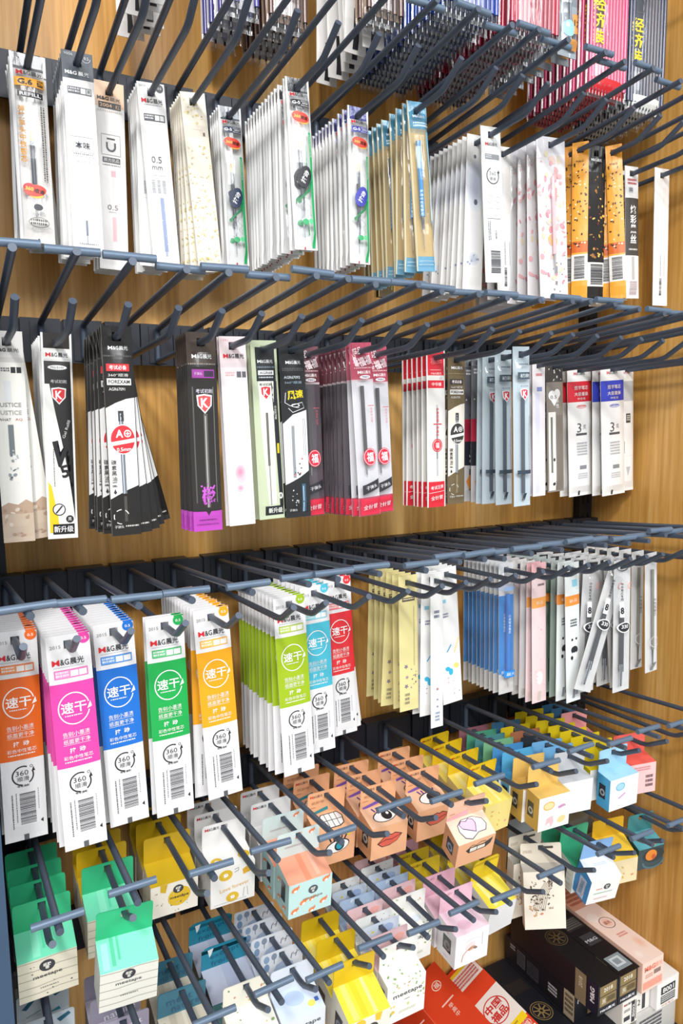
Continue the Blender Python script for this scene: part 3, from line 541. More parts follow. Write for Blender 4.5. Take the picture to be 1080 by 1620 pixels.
packet('redwhite', 'red and white refill packet with fortune seal', 23, 163, [(0, 26, '#de2a3a'), (31, 39, '#de2a3a'), (136, 163, '#de2a3a')],
 [R(0, 0, 1.2, 163, '#f4f2f0', 2), R(21.8, 0, 23, 163, '#f4f2f0', 2), T('福品', 11.5, 11, 7, '#f07a80', 14, -8, .01), MICRO(4, 20, 18, 21.4, '#f6b0b4', 1), T('M&G晨光', 11.5, 24, 2.4, '#fbe6e6', 13), E(17, 29, 2, 1.6, '#c8c2c2', 0, 2), T('中华德', 11.5, 35, 3.6, '#fbe6e6', 12, 0, .01), R(10.8, 56, 13, 130, '#b8b8bc', 1), R(11.2, 60, 12.6, 112, '#7a8088', 2), T('中考试笔一举高中', 12.2, 74, 3.4, '#d0505a', None, 0, .01, 1), O(12, 98, 6.4, .9, '#d83040', 0, 360, 4, 6.8), E(12, 98, 4.8, 5.2, '#d83040', 0, 4), T('福', 12, 98, 6, '#fbeef0', 5, 0, .01, 0, 5), T('考试王牌', 11.5, 142, 4, '#fbe6e6', 16, -6, .01), LINE([(2, 148), (21, 146)], .4, '#fbe6e6'), T('全针管', 11.5, 153, 4.6, '#fbe6e6', 15, -6, .01)], base='#e4e2dd', t=1.6)
packet('multi', 'dark refill packet with crimson and navy bands', 20, 163, [(0, 12, '#8f9298'), (70, 95, '#b3304a'), (95, 122, '#2b2d38'), (122, 163, '#c4c2c4')], [MICRO(3, 15, 17, 22, '#dfe0e4', 2), T('0.5mm', 10, 108, 4, '#e9e9ee', 22, -90), BLOB(3, 40, 17, 66, 10, ['#d8d8da', '#3a3c42'], .8, 2, 2), P([(4, 140), (9, 132), (14, 142), (10, 152)], '#d88a3a', 3), R(8, 126, 12, 150, '#3a3a44', 2)], base='#6a6c74', kind='shiny', t=1.7)
packet('clearK', 'clear refill packet with red K shield', 22, 164, [], [], base='#cfdde4', window=CLEAR, refill=(10.5, [(52, 150, 2.0, '#3c4c5c'), (150, 158, (1.4, .5), '#7a8a96')]),
 film_els=[MICRO(5, 17, 17, 20, '#5c6a74', 1), R(3, 26, 19, 33, '#41505c', 2), T('初刷', 11, 29.5, 4, '#dfe9ee', 12), T('考试初刷', 10.5, 40, 2, '#5a6670', 10), shield(10.5, 48, 5, '#d43a50'), MICRO(15.6, 70, 17, 126, '#55626c', 1, 1), R(2, 126, 20, 130, '#33424e', 3), R(9, 150, 12.4, 158, '#33424e', 3)])
packet('lilac', 'white refill packet with pale lilac stripe', 20, 163, [], [R(4, 40, 10, 160, '#dcdcf0', 1), MICRO(5, 17, 15, 22, '#d87a84', 1), R(6, 33, 14, 38, '#8a92c4', 2)], base='#f5f1f4', t=1.3)
packet('doodle', 'taupe refill packet with white hearts and doodles', 27, 160, [(0, 26, '#4a4542')], [E(8, 42, 5.6, 6, '#f1efec', 0, 2), E(16, 40, 5, 5.6, '#f1efec', 0, 2), P([(3, 44), (21, 42), (11, 55)], '#f1efec', 2), T('0.5', 10, 44, 4, '#4a4a4c', 10), R(2, 62, 13, 158, '#efece4', 1), R(5, 68, 8, 136, '#77766e', 2), T('中性', 16, 52, 5, '#e6e2de', None, 0, .01, 1), E(10, 120, 1.6, 2.2, '#33343a', 0, 3), E(10, 150, 2.2, 2, '#33343a', 0, 3), R(15, 66, 25, 158, '#7c746c', 1), BLOB(4, 4, 24, 24, 9, ['#e6e2de'], .7, 1.8, 2)], base='#8a8279', kind='shiny', t=1.5)
def three(key, c, desc):
    packet(key, desc, 42, 170, [(22, 48, c)], [MG(21, 12, 20, '#8a8a90', '#d86a74'), T('签字笔芯', 21, 30, 5, '#f2e4e4', 24, 0, .01), T('大容量装', 21, 38, 5, '#f2e4e4', 24, 0, .01), T('中性笔', 21, 44, 3, '#f2e4e4', 14), O(21, 54, 9, .6, c, 0, 360, 2, 2.2), MICRO(14, 53, 28, 55, c, 1), T('3', 16, 81, 12, '#55565a', 7), T('支', 25.5, 80, 6, '#8a8b90'), R(11, 88, 30, 91, '#55565a', 2), MICRO(12, 100, 30, 118, '#b4b4b8', 5), R(16, 130, 28, 135, '#8a8b90', 2), MICRO(13, 140, 30, 148, '#c4c4c8', 3), R(15.5, 163, 18.5, 169, '#33343a', 2)], base='#f6f5f3', t=3.4)
three('threered', '#dc2c3c', 'bulging white three-pack with red band')
three('threeblue', '#3a48c4', 'bulging white three-pack with blue band')
packet('threegrey', 'white packet with grey band and small black tag', 25, 166, [(22, 48, '#c9ccd0')], [MICRO(6, 10, 18, 14, '#d8a0a8', 1), R(8, 64, 16, 76, '#4a4642', 2), MICRO(9, 66, 15, 74, '#e0dcd6', 3), MICRO(5, 100, 7, 116, '#8a8a8e', 1, 1), LINE([(3, 120), (22, 119)], .4, '#d8d8d8'), P([(8, 134), (16, 134), (12, 146)], '#b9bcc0', 2)], base='#f7f6f4', t=2.6)

# third packet row
def sg(key, c, lite, desc):
    packet(key, desc, 32.5, 177, [(38.5, 107.5, c)],
     [T('2015', 6.5, 9, 2.6, '#8a8a8e', 8), E(27.8, 4.6, 4.5, 4.5, c, 0, 2), T('0.5', 27.6, 4.8, 2.2, '#f7f5f2', 4.4, 0, .01), R(24, .05, 32.45, 1.2, c, 2), MG(15, 21.5, 24), LINE([(4, 25.4), (26, 25.4)], .25, '#9a9a9e'), R(4, 27.6, 29, 34.6, c, 2), R(4.5, 28.1, 28.5, 34.1, lite, 3), MICRO(5.2, 28.8, 14.6, 33.6, '#f6f4f2', 2), R(16, 28.9, 21.6, 33.4, '#f7f5f3', 4), R(22.4, 28.9, 28, 33.4, '#f7f5f3', 4), MICRO(17, 30, 21, 32.4, lite, 1), MICRO(23, 30, 27.4, 32.4, lite, 1),
      O(16.2, 59.5, 12.0, .9, '#f4f2f0', 15, 345, 3, 13.2), P([(25.8, 62), (29.6, 60.6), (28.6, 56)], '#f4f2f0', 3), T('速干', 16, 58.6, 9, '#fbfaf8', 19, 0, .014), MICRO(9, 64.6, 22, 66, '#f0eeec', 1), T('告别小墨渍', 16.2, 80, 4, '#f4f0ec', 20), LINE([(6, 82.8), (26.4, 82.8)], .25, '#f4f0ec'), T('纸面更干净', 16.2, 86, 4, '#f4f0ec', 20), LINE([(6, 88.8), (26.4, 88.8)], .25, '#f4f0ec'), T('按', 12.4, 93.6, 4.4, '#fbfaf8', 4.4, 0, .014), T('动', 19.8, 93.6, 4.4, '#fbfaf8', 4.4, 0, .014), T('彩色中性笔芯', 16.4, 99.4, 3.3, '#f4f0ec', 22), MICRO(6, 102.4, 26.4, 104, '#f4f0ec', 1),
      O(16, 121, 8.4, 1.1, '#26272c', 65, 265), O(16, 121, 8.4, 1.1, '#26272c', -55, 25), P([(22.6, 118.4), (25.4, 118.4), (24.2, 114.6)], '#26272c', 3), T('360', 15.4, 118.6, 4.2, '#33343a', 9.6), O(22.6, 114, 1.2, .4, '#33343a'), T('顺滑', 16, 123.6, 4, '#33343a', 9), T('书写流畅', 16, 129.6, 1.9, '#26272c', 9.6, 0, .02), BAR(12.6, 136, 24.4, 163, '#3b3b44', 1), MICRO(6.6, 136, 8.2, 166, '#55565c', 1, 1, 3), MICRO(9.8, 135, 11, 160, '#7a7b80', 1, 1, 4), MICRO(26.4, 134, 27.4, 152, '#9a9ba0', 1, 1, 5), P([(29.6, 160.5), (29.6, 164.5), (27.4, 162.5)], '#26272c', 3), R(14.4, 172, 18.2, 177, '#5a5c60', 3)], base='#f1f0f1', t=1.3)
sg('sgorange', '#ee6c22', '#f49a62', 'orange banded quick-dry refill packet')
sg('sgpink', '#ea46a8', '#f39acb', 'magenta pink banded quick-dry refill packet')
sg('sgblue', '#1872d2', '#6aa6e4', 'blue banded quick-dry refill packet')
sg('sggreen', '#18ac50', '#6cc98c', 'green banded quick-dry refill packet')
sg('sgamber', '#f8aa14', '#fac864', 'amber yellow banded quick-dry refill packet')
sg('sglime', '#a2c21a', '#c4da6a', 'lime green banded quick-dry refill packet')
sg('sgcyan', '#4cc0d8', '#9adce8', 'cyan banded quick-dry refill packet')
sg('sgred', '#e8303a', '#f08a90', 'red banded quick-dry refill packet')
star = lambda x, y, s, c: [P([(x + s * (1 if k % 2 == 0 else .5) * math.cos(k * .628 + .3), y + s * (1 if k % 2 == 0 else .5) * math.sin(k * .628 + .3)) for k in range(10)], c, 2)]
packet('starcream', 'pale yellow refill packet with purple star flowers', 24, 150, [], [T('M&G', 10, 20, 2, '#7a705a', 12), R(4, 24, 20, 28, '#5a5048', 2), MICRO(5, 25, 19, 27, '#e9dfae', 1), MICRO(18, 34, 20, 100, '#b8ac7c', 1, 1), star(8, 100, 3, '#8a7a8c'), star(9, 112, 2.4, '#9a8a98'), star(8, 122, 3, '#8a7a8c'), BLOB(14, 100, 21, 128, 12, ['#6a5a74', '#8a7a90'], .5, 1.4, 3), MICRO(6, 130, 12, 144, '#8a8470', 3)], base='#ecdf9e', t=1.0)
packet('whiteleaf', 'white refill packet with blue leaves and yellow flower', 27, 160, [], [R(4, 36, 10, 40, '#8cc8e0', 2), MICRO(5, 52, 12, 58, '#6a6f8a', 2), LINE([(8, 98), (14, 90)], 1.4, '#34a4cc'), E(8, 118, 3.4, 2.6, '#34b4dc', 20, 2), E(12, 122, 3, 4, '#34b4dc', 0, 2), E(20, 116, 4, 3, '#f4dc78', 20, 2), E(22, 92, 1.2, 10, '#f6e6a4', 24, 2), BLOB(4, 126, 24, 152, 7, ['#9aa0b4', '#c89aa4'], .5, 1.1, 4)], base='#f6f6f5', t=1.0)
packet('strip', 'narrow white refill strip with small motifs', 16, 172, [], [MICRO(4, 40, 11, 50, '#6a6f8a', 2), star(8, 128, 2.2, '#b87a84'), star(8, 140, 1.8, '#8a8fa4'), star(8, 148, 1.8, '#8a8fa4'), MICRO(5, 154, 11, 166, '#8a96b4', 3)], base='#f5f5f3', t=.9)
packet('bluepens', 'clear packet of a bright blue pen refill', 22, 156, [(0, 16, '#e9eaec'), (26, 32, '#c9d4e6'), (38, 132, '#2f8fdc')], [], base='#e6e2de', window=CLEAR, refill=(11, [(36, 128, 3.0, '#1c7cd6'), (128, 146, (1.6, .8), '#c8bcb4')]), film_els=[MICRO(5, 18, 17, 22, '#6a7078', 1), R(4, 27, 18, 31, '#8cacd8', 2), T('小米粒水笔芯', 9, 70, 3.4, '#cfe6f8', None, 0, .01, 1), R(3, 126, 19, 134, '#2a8ae0', 3), T('晨光', 11, 130, 4, '#dff0fb', 12)])
packet('pinkpens', 'blush pink refill packet with orange flash', 21.5, 166, [(40, 52, '#f4a85a'), (0, 14, '#f0b8bc')], [MICRO(8, 24, 18, 28, '#6a5c60', 1), T('新品', 10.5, 46, 4, '#fbe8d0', 10), BLOB(3, 60, 18, 150, 14, ['#f0c0c6', '#eab0ba'], .6, 1.6, 5), E(10, 136, 5, 8, '#f6e4e2', 0, 2), R(8, 152, 13, 164, '#cfc0b8', 2)], base='#f1d6d6', t=1.3)
packet('pinkclear', 'clear rosy refill packet with frosted foot', 21.5, 164, [(20, 46, '#eeaeb8'), (100, 140, '#e4c8cc')], [BLOB(3, 110, 18, 140, 9, ['#d88a98', '#e9b8c0'], .6, 1.8, 9)], base='#f0e4e2', window=FROST, refill=(10, [(30, 130, 2.2, '#e8a0b0'), (130, 150, (1.4, .6), '#b0a0a4')]))
packet('panda', 'white refill packet with panda and orange flash', 22, 166, [(38, 50, '#f2943a')], [MICRO(4, 10, 18, 13, '#55585e', 1), R(10, 20, 18, 28, '#8ccce0', 2), T('新品', 11, 44, 4, '#fbe4c8', 12, -4), MICRO(6, 66, 16, 76, '#4a4e54', 3), E(12, 95, 4.4, 5, '#fafafa', 0, 2), E(8.6, 90.5, 1.5, 1.5, '#23262a', 0, 3), E(15, 90, 1.5, 1.5, '#23262a', 0, 3), E(12, 103, 5.2, 4.6, '#2b2e33', 0, 3), E(12, 110, 4.8, 5, '#f4f4f4', 0, 3), E(7.8, 112, 1.8, 2.4, '#2b2e33', 0, 4), R(9, 150, 13, 162, '#8a9098', 2), MICRO(14, 146, 18, 158, '#6a70a4', 2, 1)], base='#e9efee', t=1.4)
packet('greenpens', 'sage green clear refill packet', 21.5, 164, [(0, 20, '#c9d0cc')], [], base='#a4b8a8', window=CLEAR, refill=(11, [(20, 120, 2.2, '#5f8068'), (120, 150, (1.4, .6), '#3c4858')]), film_els=[R(3, 40, 19, 50, '#e88a34', 2), MICRO(8, 80, 14, 96, '#2b2e33', 3)])
packet('monopens', 'clear packet with black 8 label and oval badge', 27, 158, [], [], base='#eceae8', window=CLEAR, refill=(9.5, [(60, 132, 2.8, '#3a3d44'), (132, 150, (1.8, .8), '#55585e')]), film_els=[R(4, 3, 22, 7, '#3a3a3c', 2), O(13, 9, 9, .8, '#2a2a2c', 0, 360, 3, 4), T('中性笔芯专用', 6.5, 36, 3.2, '#33343a', None, 0, .02, 1), R(4, 48, 9, 66, '#e4e4e6', 2), T('8', 6.5, 58, 8, '#23262a', 4, 0, .04), E(10, 78, 8.4, 6.6, '#f0f0f0', 0, 3), E(10, 78, 7.2, 5.4, '#2b2d33', 0, 4), T('330', 10, 77, 4.6, '#e9e9ea', 9, 0, .02, 0, 5), O(19, 30, 4, 1, '#e88a84', 0, 360, 3), MICRO(20, 66, 22, 120, '#6a6c70', 1, 1), MICRO(4, 122, 8, 150, '#9aa0a8', 2, 1), T('2B', 22, 136, 3, '#33343a', 6, -90)])
packet('whitetail', 'white and clear refill packet with vertical print', 21, 150, [], [], base='#efedea', window=CLEAR, refill=(10.5, [(20, 120, 1.8, '#8a867c'), (120, 140, (1.2, .6), '#55565c')]), film_els=[T('中性笔替芯', 10.5, 66, 4, '#6a6450', None, 0, .01, 1), O(10.5, 110, 7, .6, '#d8d8d6'), R(8, 136, 13, 148, '#8a8c90', 2)])

# economy bundles of the topmost row: a clear bag holding a row of pen refills
def bundle(key, desc, W, H, n, c, nib, card, text=None, depth=1):
    parts = []
    b = B()
    b.box((-W / 2000, .0011, (HT - H + 9) * .001), (W / 2000, .0014, .012), M(card, 'card')); parts.append(('backing_card', b.mesh('backing_card'), None))
    for i in range(n):
        b = B(); x = (-W / 2 + 3 + (W - 6) * i / max(n - 1, 1)) * .001; r = (W - 6) / max(n - 1, 1) * .00046
        r = min(r, .0026); zz = (HT - H) * .001
        b.tube([(x, -r, -.022), (x, -r, zz + .012)], r, M(c, 'plastic'), 8); b.tube([(x, -r, zz + .012), (x, -r, zz + .006)], [r * .55, r * .4], M(nib, 'plastic'), 6); b.tube([(x, -r, zz + .006), (x, -r, zz + .002)], r * .25, M('#b8bcc2', 'metal'), 5)
        parts.append(('refill', b.mesh('refill'), None))
    b = B(); S = psurf(W, H, .0062, 0, 6); skin(b, S, W, H, [], WH, 'ink', mat=CLEAR, back=False, hole=False)
    els = []
    if text: els = [R(2, H - 20, W - 2, H - 4, '#d2262e' if 'pink' in desc else '#dfe4e2', 1), R(W * .04, 20, W * .30, 96, '#3a2022' if 'pink' in desc else '#343a42', 1), T(text, W * .20, 88, 15, '#f0d21c', None, 0, .02, 1), O(W * .22, 50, 9, 1.2, '#4a4a50', 0, 360, 3)]
    draw(b, els, S, 'ink', 3.5)
    parts.append(('clear_bag', b.mesh('clear_bag'), None))
    KINDS[key] = dict(parts=parts, desc=desc, cat='refill bundle', name='refill_bundle', group=desc + ' stack')
bundle('eco_blue', 'clear bundle of dark blue pen refills', 62, 168, 12, '#1c3f9a', '#2a2e38', '#6a7aa8')
bundle('eco_red', 'clear bundle of crimson pen refills', 62, 168, 12, '#b02a44', '#3a2028', '#b48088')
bundle('eco_pink', 'clear bundle of pink pen refills with yellow lettering', 60, 166, 12, '#d84a78', '#7a2438', '#f0d6da', '经济装')
bundle('eco_black', 'clear bundle of navy pen refills with yellow lettering', 64, 166, 12, '#2b3550', '#23262c', '#d6dadc', '经济装')
bundle('eco_tan', 'clear bundle of brown pen refills on tan card', 40, 166, 6, '#5c4038', '#3a2c28', '#b89c84')
bundle('eco_violet', 'clear bundle of violet and navy refills', 34, 164, 4, '#4a4a92', '#23262c', '#d9d6da')
packet('tubewhite', 'white refill packet with black nib end', 24, 170, [(140, 170, '#e4e1de')], [R(9, 130, 15, 166, '#26272c', 2)], base='#ece9e6', t=1.8)
packet('twelve', 'small bag with blue bead and orange tag', 26, 150, [(100, 150, '#9aa4ac')], [], base='#7a828c', window=CLEAR, refill=(13, [(30, 90, 2.6, '#3c4654'), (90, 120, (2, .8), '#55606c')]), film_els=[E(9, 126, 7, 8, '#8cc4e2', 0, 2), E(7, 123, 2, 2.4, '#e8f4fa', 0, 3), P([(13, 112), (25, 110), (25, 128), (14, 131)], '#d8964e', 2), T('12', 19, 120, 6, '#3a2c20', 8, 4, .02), R(12, 136, 24, 144, '#d8964e', 2)])

# ------------------------------------------------------------------ hang the packets
S_ = stack
# topmost row
S_('tubewhite', 0, .17, run(-.125, -.04, 8), (1, -2, 2), (0,), 0, 3)
S_('eco_violet', 0, .255, run(-.10, -.04, 4), (0,)); S_('eco_tan', 0, .30, run(-.10, -.035, 5), (0, 1))
S_('tubewhite', 0, .375, run(-.12, -.04, 6), (2, -2, 1), (0,), 0, 3, 'white refill packet with black nib between tan bundles')
S_('eco_tan', 0, .375, [-.147, -.138, -.129], (0, 1), desc='clear bundle of brown refills before white packets')
S_('eco_blue', 0, .44, run(-.19, -.04, 14), (0,)); S_('eco_red', 0, .515, run(-.19, -.04, 14), (0,)); S_('twelve', 0, .59, run(-.16, -.06, 8), (0, 2, -2))
S_('eco_pink', 0, .675, run(-.135, -.045, 9), (0,)); S_('eco_black', 0, .75, run(-.125, -.045, 8), (0,))
# top row of single packets
S_('g6', 1, .077, [-.083, -.072, -.06, -.05], (0, -1.5, 2.5, 4), (2,), 0, 1.5)
S_('w9006', 1, .112, run(-.104, -.05, 8), (.6, -.4), (0,), 0, 1)
S_('p2004', 1, .144, run(-.066, -.045, 4), (-1, -1.5))
S_('w05', 1, .177, run(-.08, -.042, 7), (3.2, -1, .5, 1.2), (0,), 0, 1.2)
S_('cream', 1, .215, run(-.079, -.044, 7), (4.4, 2.2, .8), (-4,), 0, 1)
S_('g5navy', 1, .254, run(-.066, -.042, 5), (2, .6)); 
S_('g5black', 1, .289, [-.141, -.136] + run(-.124, -.045, 12), (2.8, 1.6, .4), (0, -2, -3)); 
S_('g5blue', 1, .364, [-.117, -.107, -.097] + run(-.086, -.042, 7), (.6, 1, .5))
S_('kraft', 1, .409, [-.15, -.142, -.131, -.12] + run(-.105, -.06, 6), (4.6, 1, 0, 2), (0, 3, -3)); S_('gold', 1, .437, [-.05, -.046], (.5,))
S_('ring360', 1, .509, [-.138], (3.6,)); S_('misty', 1, .509, run(-.116, -.05, 9), (-1.5, -2.4, -3), (-6,), 0, 1)
S_('loner', 1, .555, [-.105, -.09], (3,), desc='plain white refill packet behind the black ring packet')
S_('pinkfloral', 1, .585, run(-.145, -.05, 8), (4, 2, 1, 0, -1), (0,), 0, 2)
S_('orange', 1, .664, [-.160, -.152], (3.6, 2), (-48, -45)); S_('blackgold', 1, .648, [-.150, -.143], (2, 1), (-6,)); S_('orange', 1, .624, run(-.15, -.09, 6), (1,), (-50,), desc='orange leopard spotted refill packet beside the black-gold ones')
S_('blackwhite', 1, .735, run(-.125, -.07, 5), (3.6, 2)); S_('loner', 1, .775, [-.136], (2.1,))
# second row
S_('justice', 2, .045, [-.124, -.116, -.108], (0, 6, 1)); S_('v5', 2, .081, [-.124] + run(-.105, -.055, 6), (-1.2, -.6, .3))
S_('forexam', 2, .118, [-.173, -.167, -.16, -.153, -.146, -.139, -.132, -.12, -.108, -.096], (.3, 4, 7, -.8, 10, -1.6, 13.5, -1, -2.2, -1), (0,), 0, 1)
S_('purple', 2, .187, [-.164, -.158, -.152, -.146, -.140, -.134], (.4, -.2)); S_('blush', 2, .219, [-.151, -.146], (1.8, 1.2))
S_('mintblack', 2, .253, [-.138, -.131, -.125, -.118], (1.8, .6)); S_('wind', 2, .279, [-.141, -.134, -.127, -.12], (1.7, .8))
S_('fortunedark', 2, .308, [-.114, -.104, -.094], (1.8, .8), desc='dark maroon refill packet beside the yellow-lettered one')
S_('fortune', 2, .345, [-.152, -.145], (3.5, 2)); S_('fortunedark', 2, .345, run(-.134, -.07, 8), (1, .4))
S_('fortune', 2, .374, [-.133, -.126], (2.8, 1.8), desc='pink topped refill packet on the neighbouring hook')
S_('redwhite', 2, .447, run(-.13, -.085, 6), (.8, .4)); S_('olive', 2, .48, [-.122, -.114, -.106], (.3,)); S_('multi', 2, .52, run(-.11, -.07, 4), (.4,), desc='dark refill packet with crimson and navy bands')
S_('clearK', 2, .52, [-.177, -.15, -.130, -.122], (2, 1.6, .7), desc='clear refill packet with red K shield')
S_('lilac', 2, .618, [-.1, -.093, -.085], (2, 1.4)); S_('doodle', 2, .649, [-.094, -.085, -.075, -.065], (3, 1, 2))
S_('threered', 2, .716, [-.07, -.058], (3.5, 2)); S_('threeblue', 2, .752, [-.091, -.078], (4, 2.6)); S_('threegrey', 2, .783, [-.088, -.078], (3, 2))
# third row
S_('sgorange', 3, .036, run(-.132, -.045, 11), (-.4, -.2)); S_('sgpink', 3, .071, run(-.169, -.04, 15), (1.7, .6)); S_('sgblue', 3, .109, [-.150] + run(-.140, -.04, 12), (1.9, .8))
S_('sggreen', 3, .15, [-.155, -.147], (1, .2)); S_('sgamber', 3, .193, run(-.148, -.04, 12), (2.8, -.4, 1, 4.4, .5))
S_('sglime', 3, .271, run(-.142, -.05, 11), (2.6, .6, -.4)); S_('sgcyan', 3, .313, run(-.11, -.045, 7), (2, .8)); S_('sgred', 3, .354, [-.083, -.075, -.067, -.058], (2.3, 5.5, 7.5, 1))
S_('starcream', 3, .4195, run(-.12, -.06, 6), (.8, .6, -3, -1.5)); S_('strip', 3, .449, [-.131], (.6,), desc='narrow white refill strip with small motifs'); S_('whiteleaf', 3, .481, [-.106, -.098, -.09, -.08], (4, 2.4, 5.2))
S_('whiteleaf', 3, .449, [-.122, -.112], (-.5, -1.5), desc='white refill packet behind the narrow strip')
S_('bluepens', 3, .553, run(-.123, -.06, 9), (1.2, .4)); S_('pinkpens', 3, .581, [-.146, -.138], (1.9, .8)); S_('pinkclear', 3, .581, run(-.128, -.06, 6), (.4,))
S_('panda', 3, .612, [-.166, -.155], (3.2, 1)); S_('greenpens', 3, .612, run(-.145, -.07, 6), (.8,))
S_('monopens', 3, .671, [-.186, -.18, -.172, -.16, -.148, -.136, -.124, -.112], (2, -20, 6.5, 3, -3, 1)); S_('monopens', 3, .645, run(-.165, -.09, 5), (-2, -1), desc='clear black-print refill packet beside the slanting one')
S_('whitetail', 3, .735, run(-.174, -.08, 6), (3.6, 2))

# ------------------------------------------------------------------ small hang-tab cartons of paper tape
def carton(key, desc, tab, lid, front, side, D=27, w=45, f=20, dr=7, h=37, etab=(), elid=(), efront=(), eside=(), win=None, roll='#b9b4ae', lidmat=None, corner=2.6, cat='tape box', name='tape_box', frontmat=None):
    parts = []
    # hang tab with its hole
    b = B(); m = M(tab, 'card'); top = 6.0
    X = lambda u: (u - w / 2) * .001
    for y, flip in ((-.0003, 0), (.0003, 1)):
        Q = lambda u, v: (X(u), y, (top - v) * .001)
        u1, u2 = w / 2 - 3.2, w / 2 + 3.2; c = corner
        arcl = [(c - c * math.cos(a), c - c * math.sin(a)) for a in (0, .52, 1.05, 1.57)]
        arcr = [(w - p[0], p[1]) for p in arcl[::-1]]
        polys = [[(0, 2.8)] + arcl + arcr + [(w, 2.8), (u2, 2.8), (u1, 2.8)], [(0, 2.8), (u1, 2.8), (u1, 9.2), (0, 9.2)], [(u2, 2.8), (w, 2.8), (w, 9.2), (u2, 9.2)], [(0, 9.2), (w, 9.2), (w, top + f), (0, top + f)]]
        for p in polys:
            p = p if flip else p[::-1]
            b.add([Q(*q) for q in p], [tuple(range(len(p)))], m)
    St = lambda u, v, l: (X(u), -.0003 - l * .0001, (top - v) * .001)
    draw(b, etab, St); parts.append(('hang_tab', b.mesh('hang_tab'), None))
    zf, zl, zb = -f, -f - dr, -f - dr - h
    fl = lambda s: tuple(q * .001 for q in s)
    A = [(-w / 2, 0, zf), (w / 2, 0, zf), (w / 2, -D, zl), (-w / 2, -D, zl), (-w / 2, 0, zb), (w / 2, 0, zb), (w / 2, -D, zb), (-w / 2, -D, zb)]
    A = [fl(a) for a in A]
    b = B(); q = lambda idx, mm: b.add([A[i] for i in idx], [tuple(range(len(idx)))], mm)
    q((0, 3, 2, 1), lidmat or M(lid, 'card'))
    L = math.hypot(D, dr)
    Sl = lambda u, v, l: (X(u), -v / L * D * .001, (zf - v / L * dr) * .001 + l * .0001)
    if not lidmat: draw(b, elid, Sl)
    parts.append(('lid_flap', b.mesh('lid_flap'), None))
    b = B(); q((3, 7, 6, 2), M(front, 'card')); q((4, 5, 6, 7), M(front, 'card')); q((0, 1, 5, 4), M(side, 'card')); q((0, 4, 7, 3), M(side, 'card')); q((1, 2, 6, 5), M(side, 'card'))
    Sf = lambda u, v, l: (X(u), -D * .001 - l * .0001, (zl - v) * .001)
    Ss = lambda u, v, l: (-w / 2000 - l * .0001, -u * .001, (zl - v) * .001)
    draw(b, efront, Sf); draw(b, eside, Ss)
    parts.append(('carton', b.mesh('carton'), None))
    if win:
        x0, y0, x1, y1 = win
        b = B(); draw(b, [R(x0, y0, x1, y1, '#33343a', 2)], Ss, 'plastic'); parts.append(('side_window', b.mesh('side_window'), None))
        b = B(); cx, cy = (x0 + x1) / 2, (y0 + y1) / 2; s = min(x1 - x0, y1 - y0) / 2
        draw(b, [E(cx + s * .1, cy + s * .25, s * .8, s * .85, roll, 0, 3), E(cx + s * .1, cy + s * .25, s * .42, s * .45, '#4a4a4e', 0, 4)], Ss, 'plastic'); parts.append(('tape_roll', b.mesh('tape_roll'), 'side_window'))
    KINDS[key] = dict(parts=parts, desc=desc, cat=cat, name=name, group=desc + ' row')
OVAL = lambda x, y, c='#33343a', r=5.2: [E(x, y, r, r * .86, c, 0, 3), T('纸胶', x, y - 1.1, r * .55, '#efece4', r * 1.0, 0, .02), T('带', x, y + 1.9, r * .5, '#efece4', None, 0, .02)]
MEE = lambda x, y, w=20, c='#33343a': [T('meetape', x, y, w * .16, c, w, 0, .01)]
planks = [LINE([(0, v), (14, v + .6), (30, v - .5), (45, v + .3)], .45, '#8d8a80', 2) for v in (1, 9.5, 17, 24.5, 31)]
splanks = [LINE([(0, v), (14, v + .5), (27, v)], .4, '#8d8a80', 2) for v in (-2, 6, 13, 20, 27, 33)]
carton('mint', 'green tabbed tape box with wood plank print', '#2fae78', '#74dcb4', '#d8d2bd', '#d3cfbf', efront=[planks, OVAL(22, 8, '#33343a', 6), MEE(22, 17, 22), MICRO(16, 27, 30, 28.4, '#6a6a66', 1), BLOB(3, 3, 42, 34, 9, ['#55554f'], .3, 1, 4)], eside=[splanks], elid=[R(12, 0, 18, 26, '#8ce6c4', 1), R(20, 0, 22, 20, '#5ccfa2', 1)])  # lid's lighter green and strips put a sheen of light into the colour
carton('mintpale', 'pale green tabbed tape box with grey plank print', '#2fb87e', '#86e8c6', '#dedcd2', '#d8d8d0', efront=[planks, OVAL(22, 6), MEE(22, 13.5, 20), MICRO(16, 25, 30, 26.4, '#6a6a66', 1)], eside=[splanks], elid=[R(10, 0, 13, 24, '#5fcaa0', 1), R(15, 0, 17, 20, '#5fcaa0', 1), R(3, 4, 8, 26, '#a4f2d8', 1)])  # lid strips and paler green again paint in the light sheen
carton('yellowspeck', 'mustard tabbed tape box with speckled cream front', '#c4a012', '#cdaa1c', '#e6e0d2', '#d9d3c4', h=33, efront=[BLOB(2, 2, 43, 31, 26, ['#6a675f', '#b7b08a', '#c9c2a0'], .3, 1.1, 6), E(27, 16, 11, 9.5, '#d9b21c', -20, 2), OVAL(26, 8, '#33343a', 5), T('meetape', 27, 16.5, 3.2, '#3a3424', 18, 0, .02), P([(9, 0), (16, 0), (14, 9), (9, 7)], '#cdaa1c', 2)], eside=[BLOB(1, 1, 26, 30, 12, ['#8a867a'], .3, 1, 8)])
donut = lambda x, y, r: [E(x, y, r, r * .8, '#ddb62a', 0, 2), E(x, y, r * .36, r * .3, '#f4f1ea', 0, 3), BLOB(x - r * .6, y - r * .5, x + r * .6, y + r * .5, 5, ['#8a5a2a', '#c9542a'], .3, .6, 3, 4)]
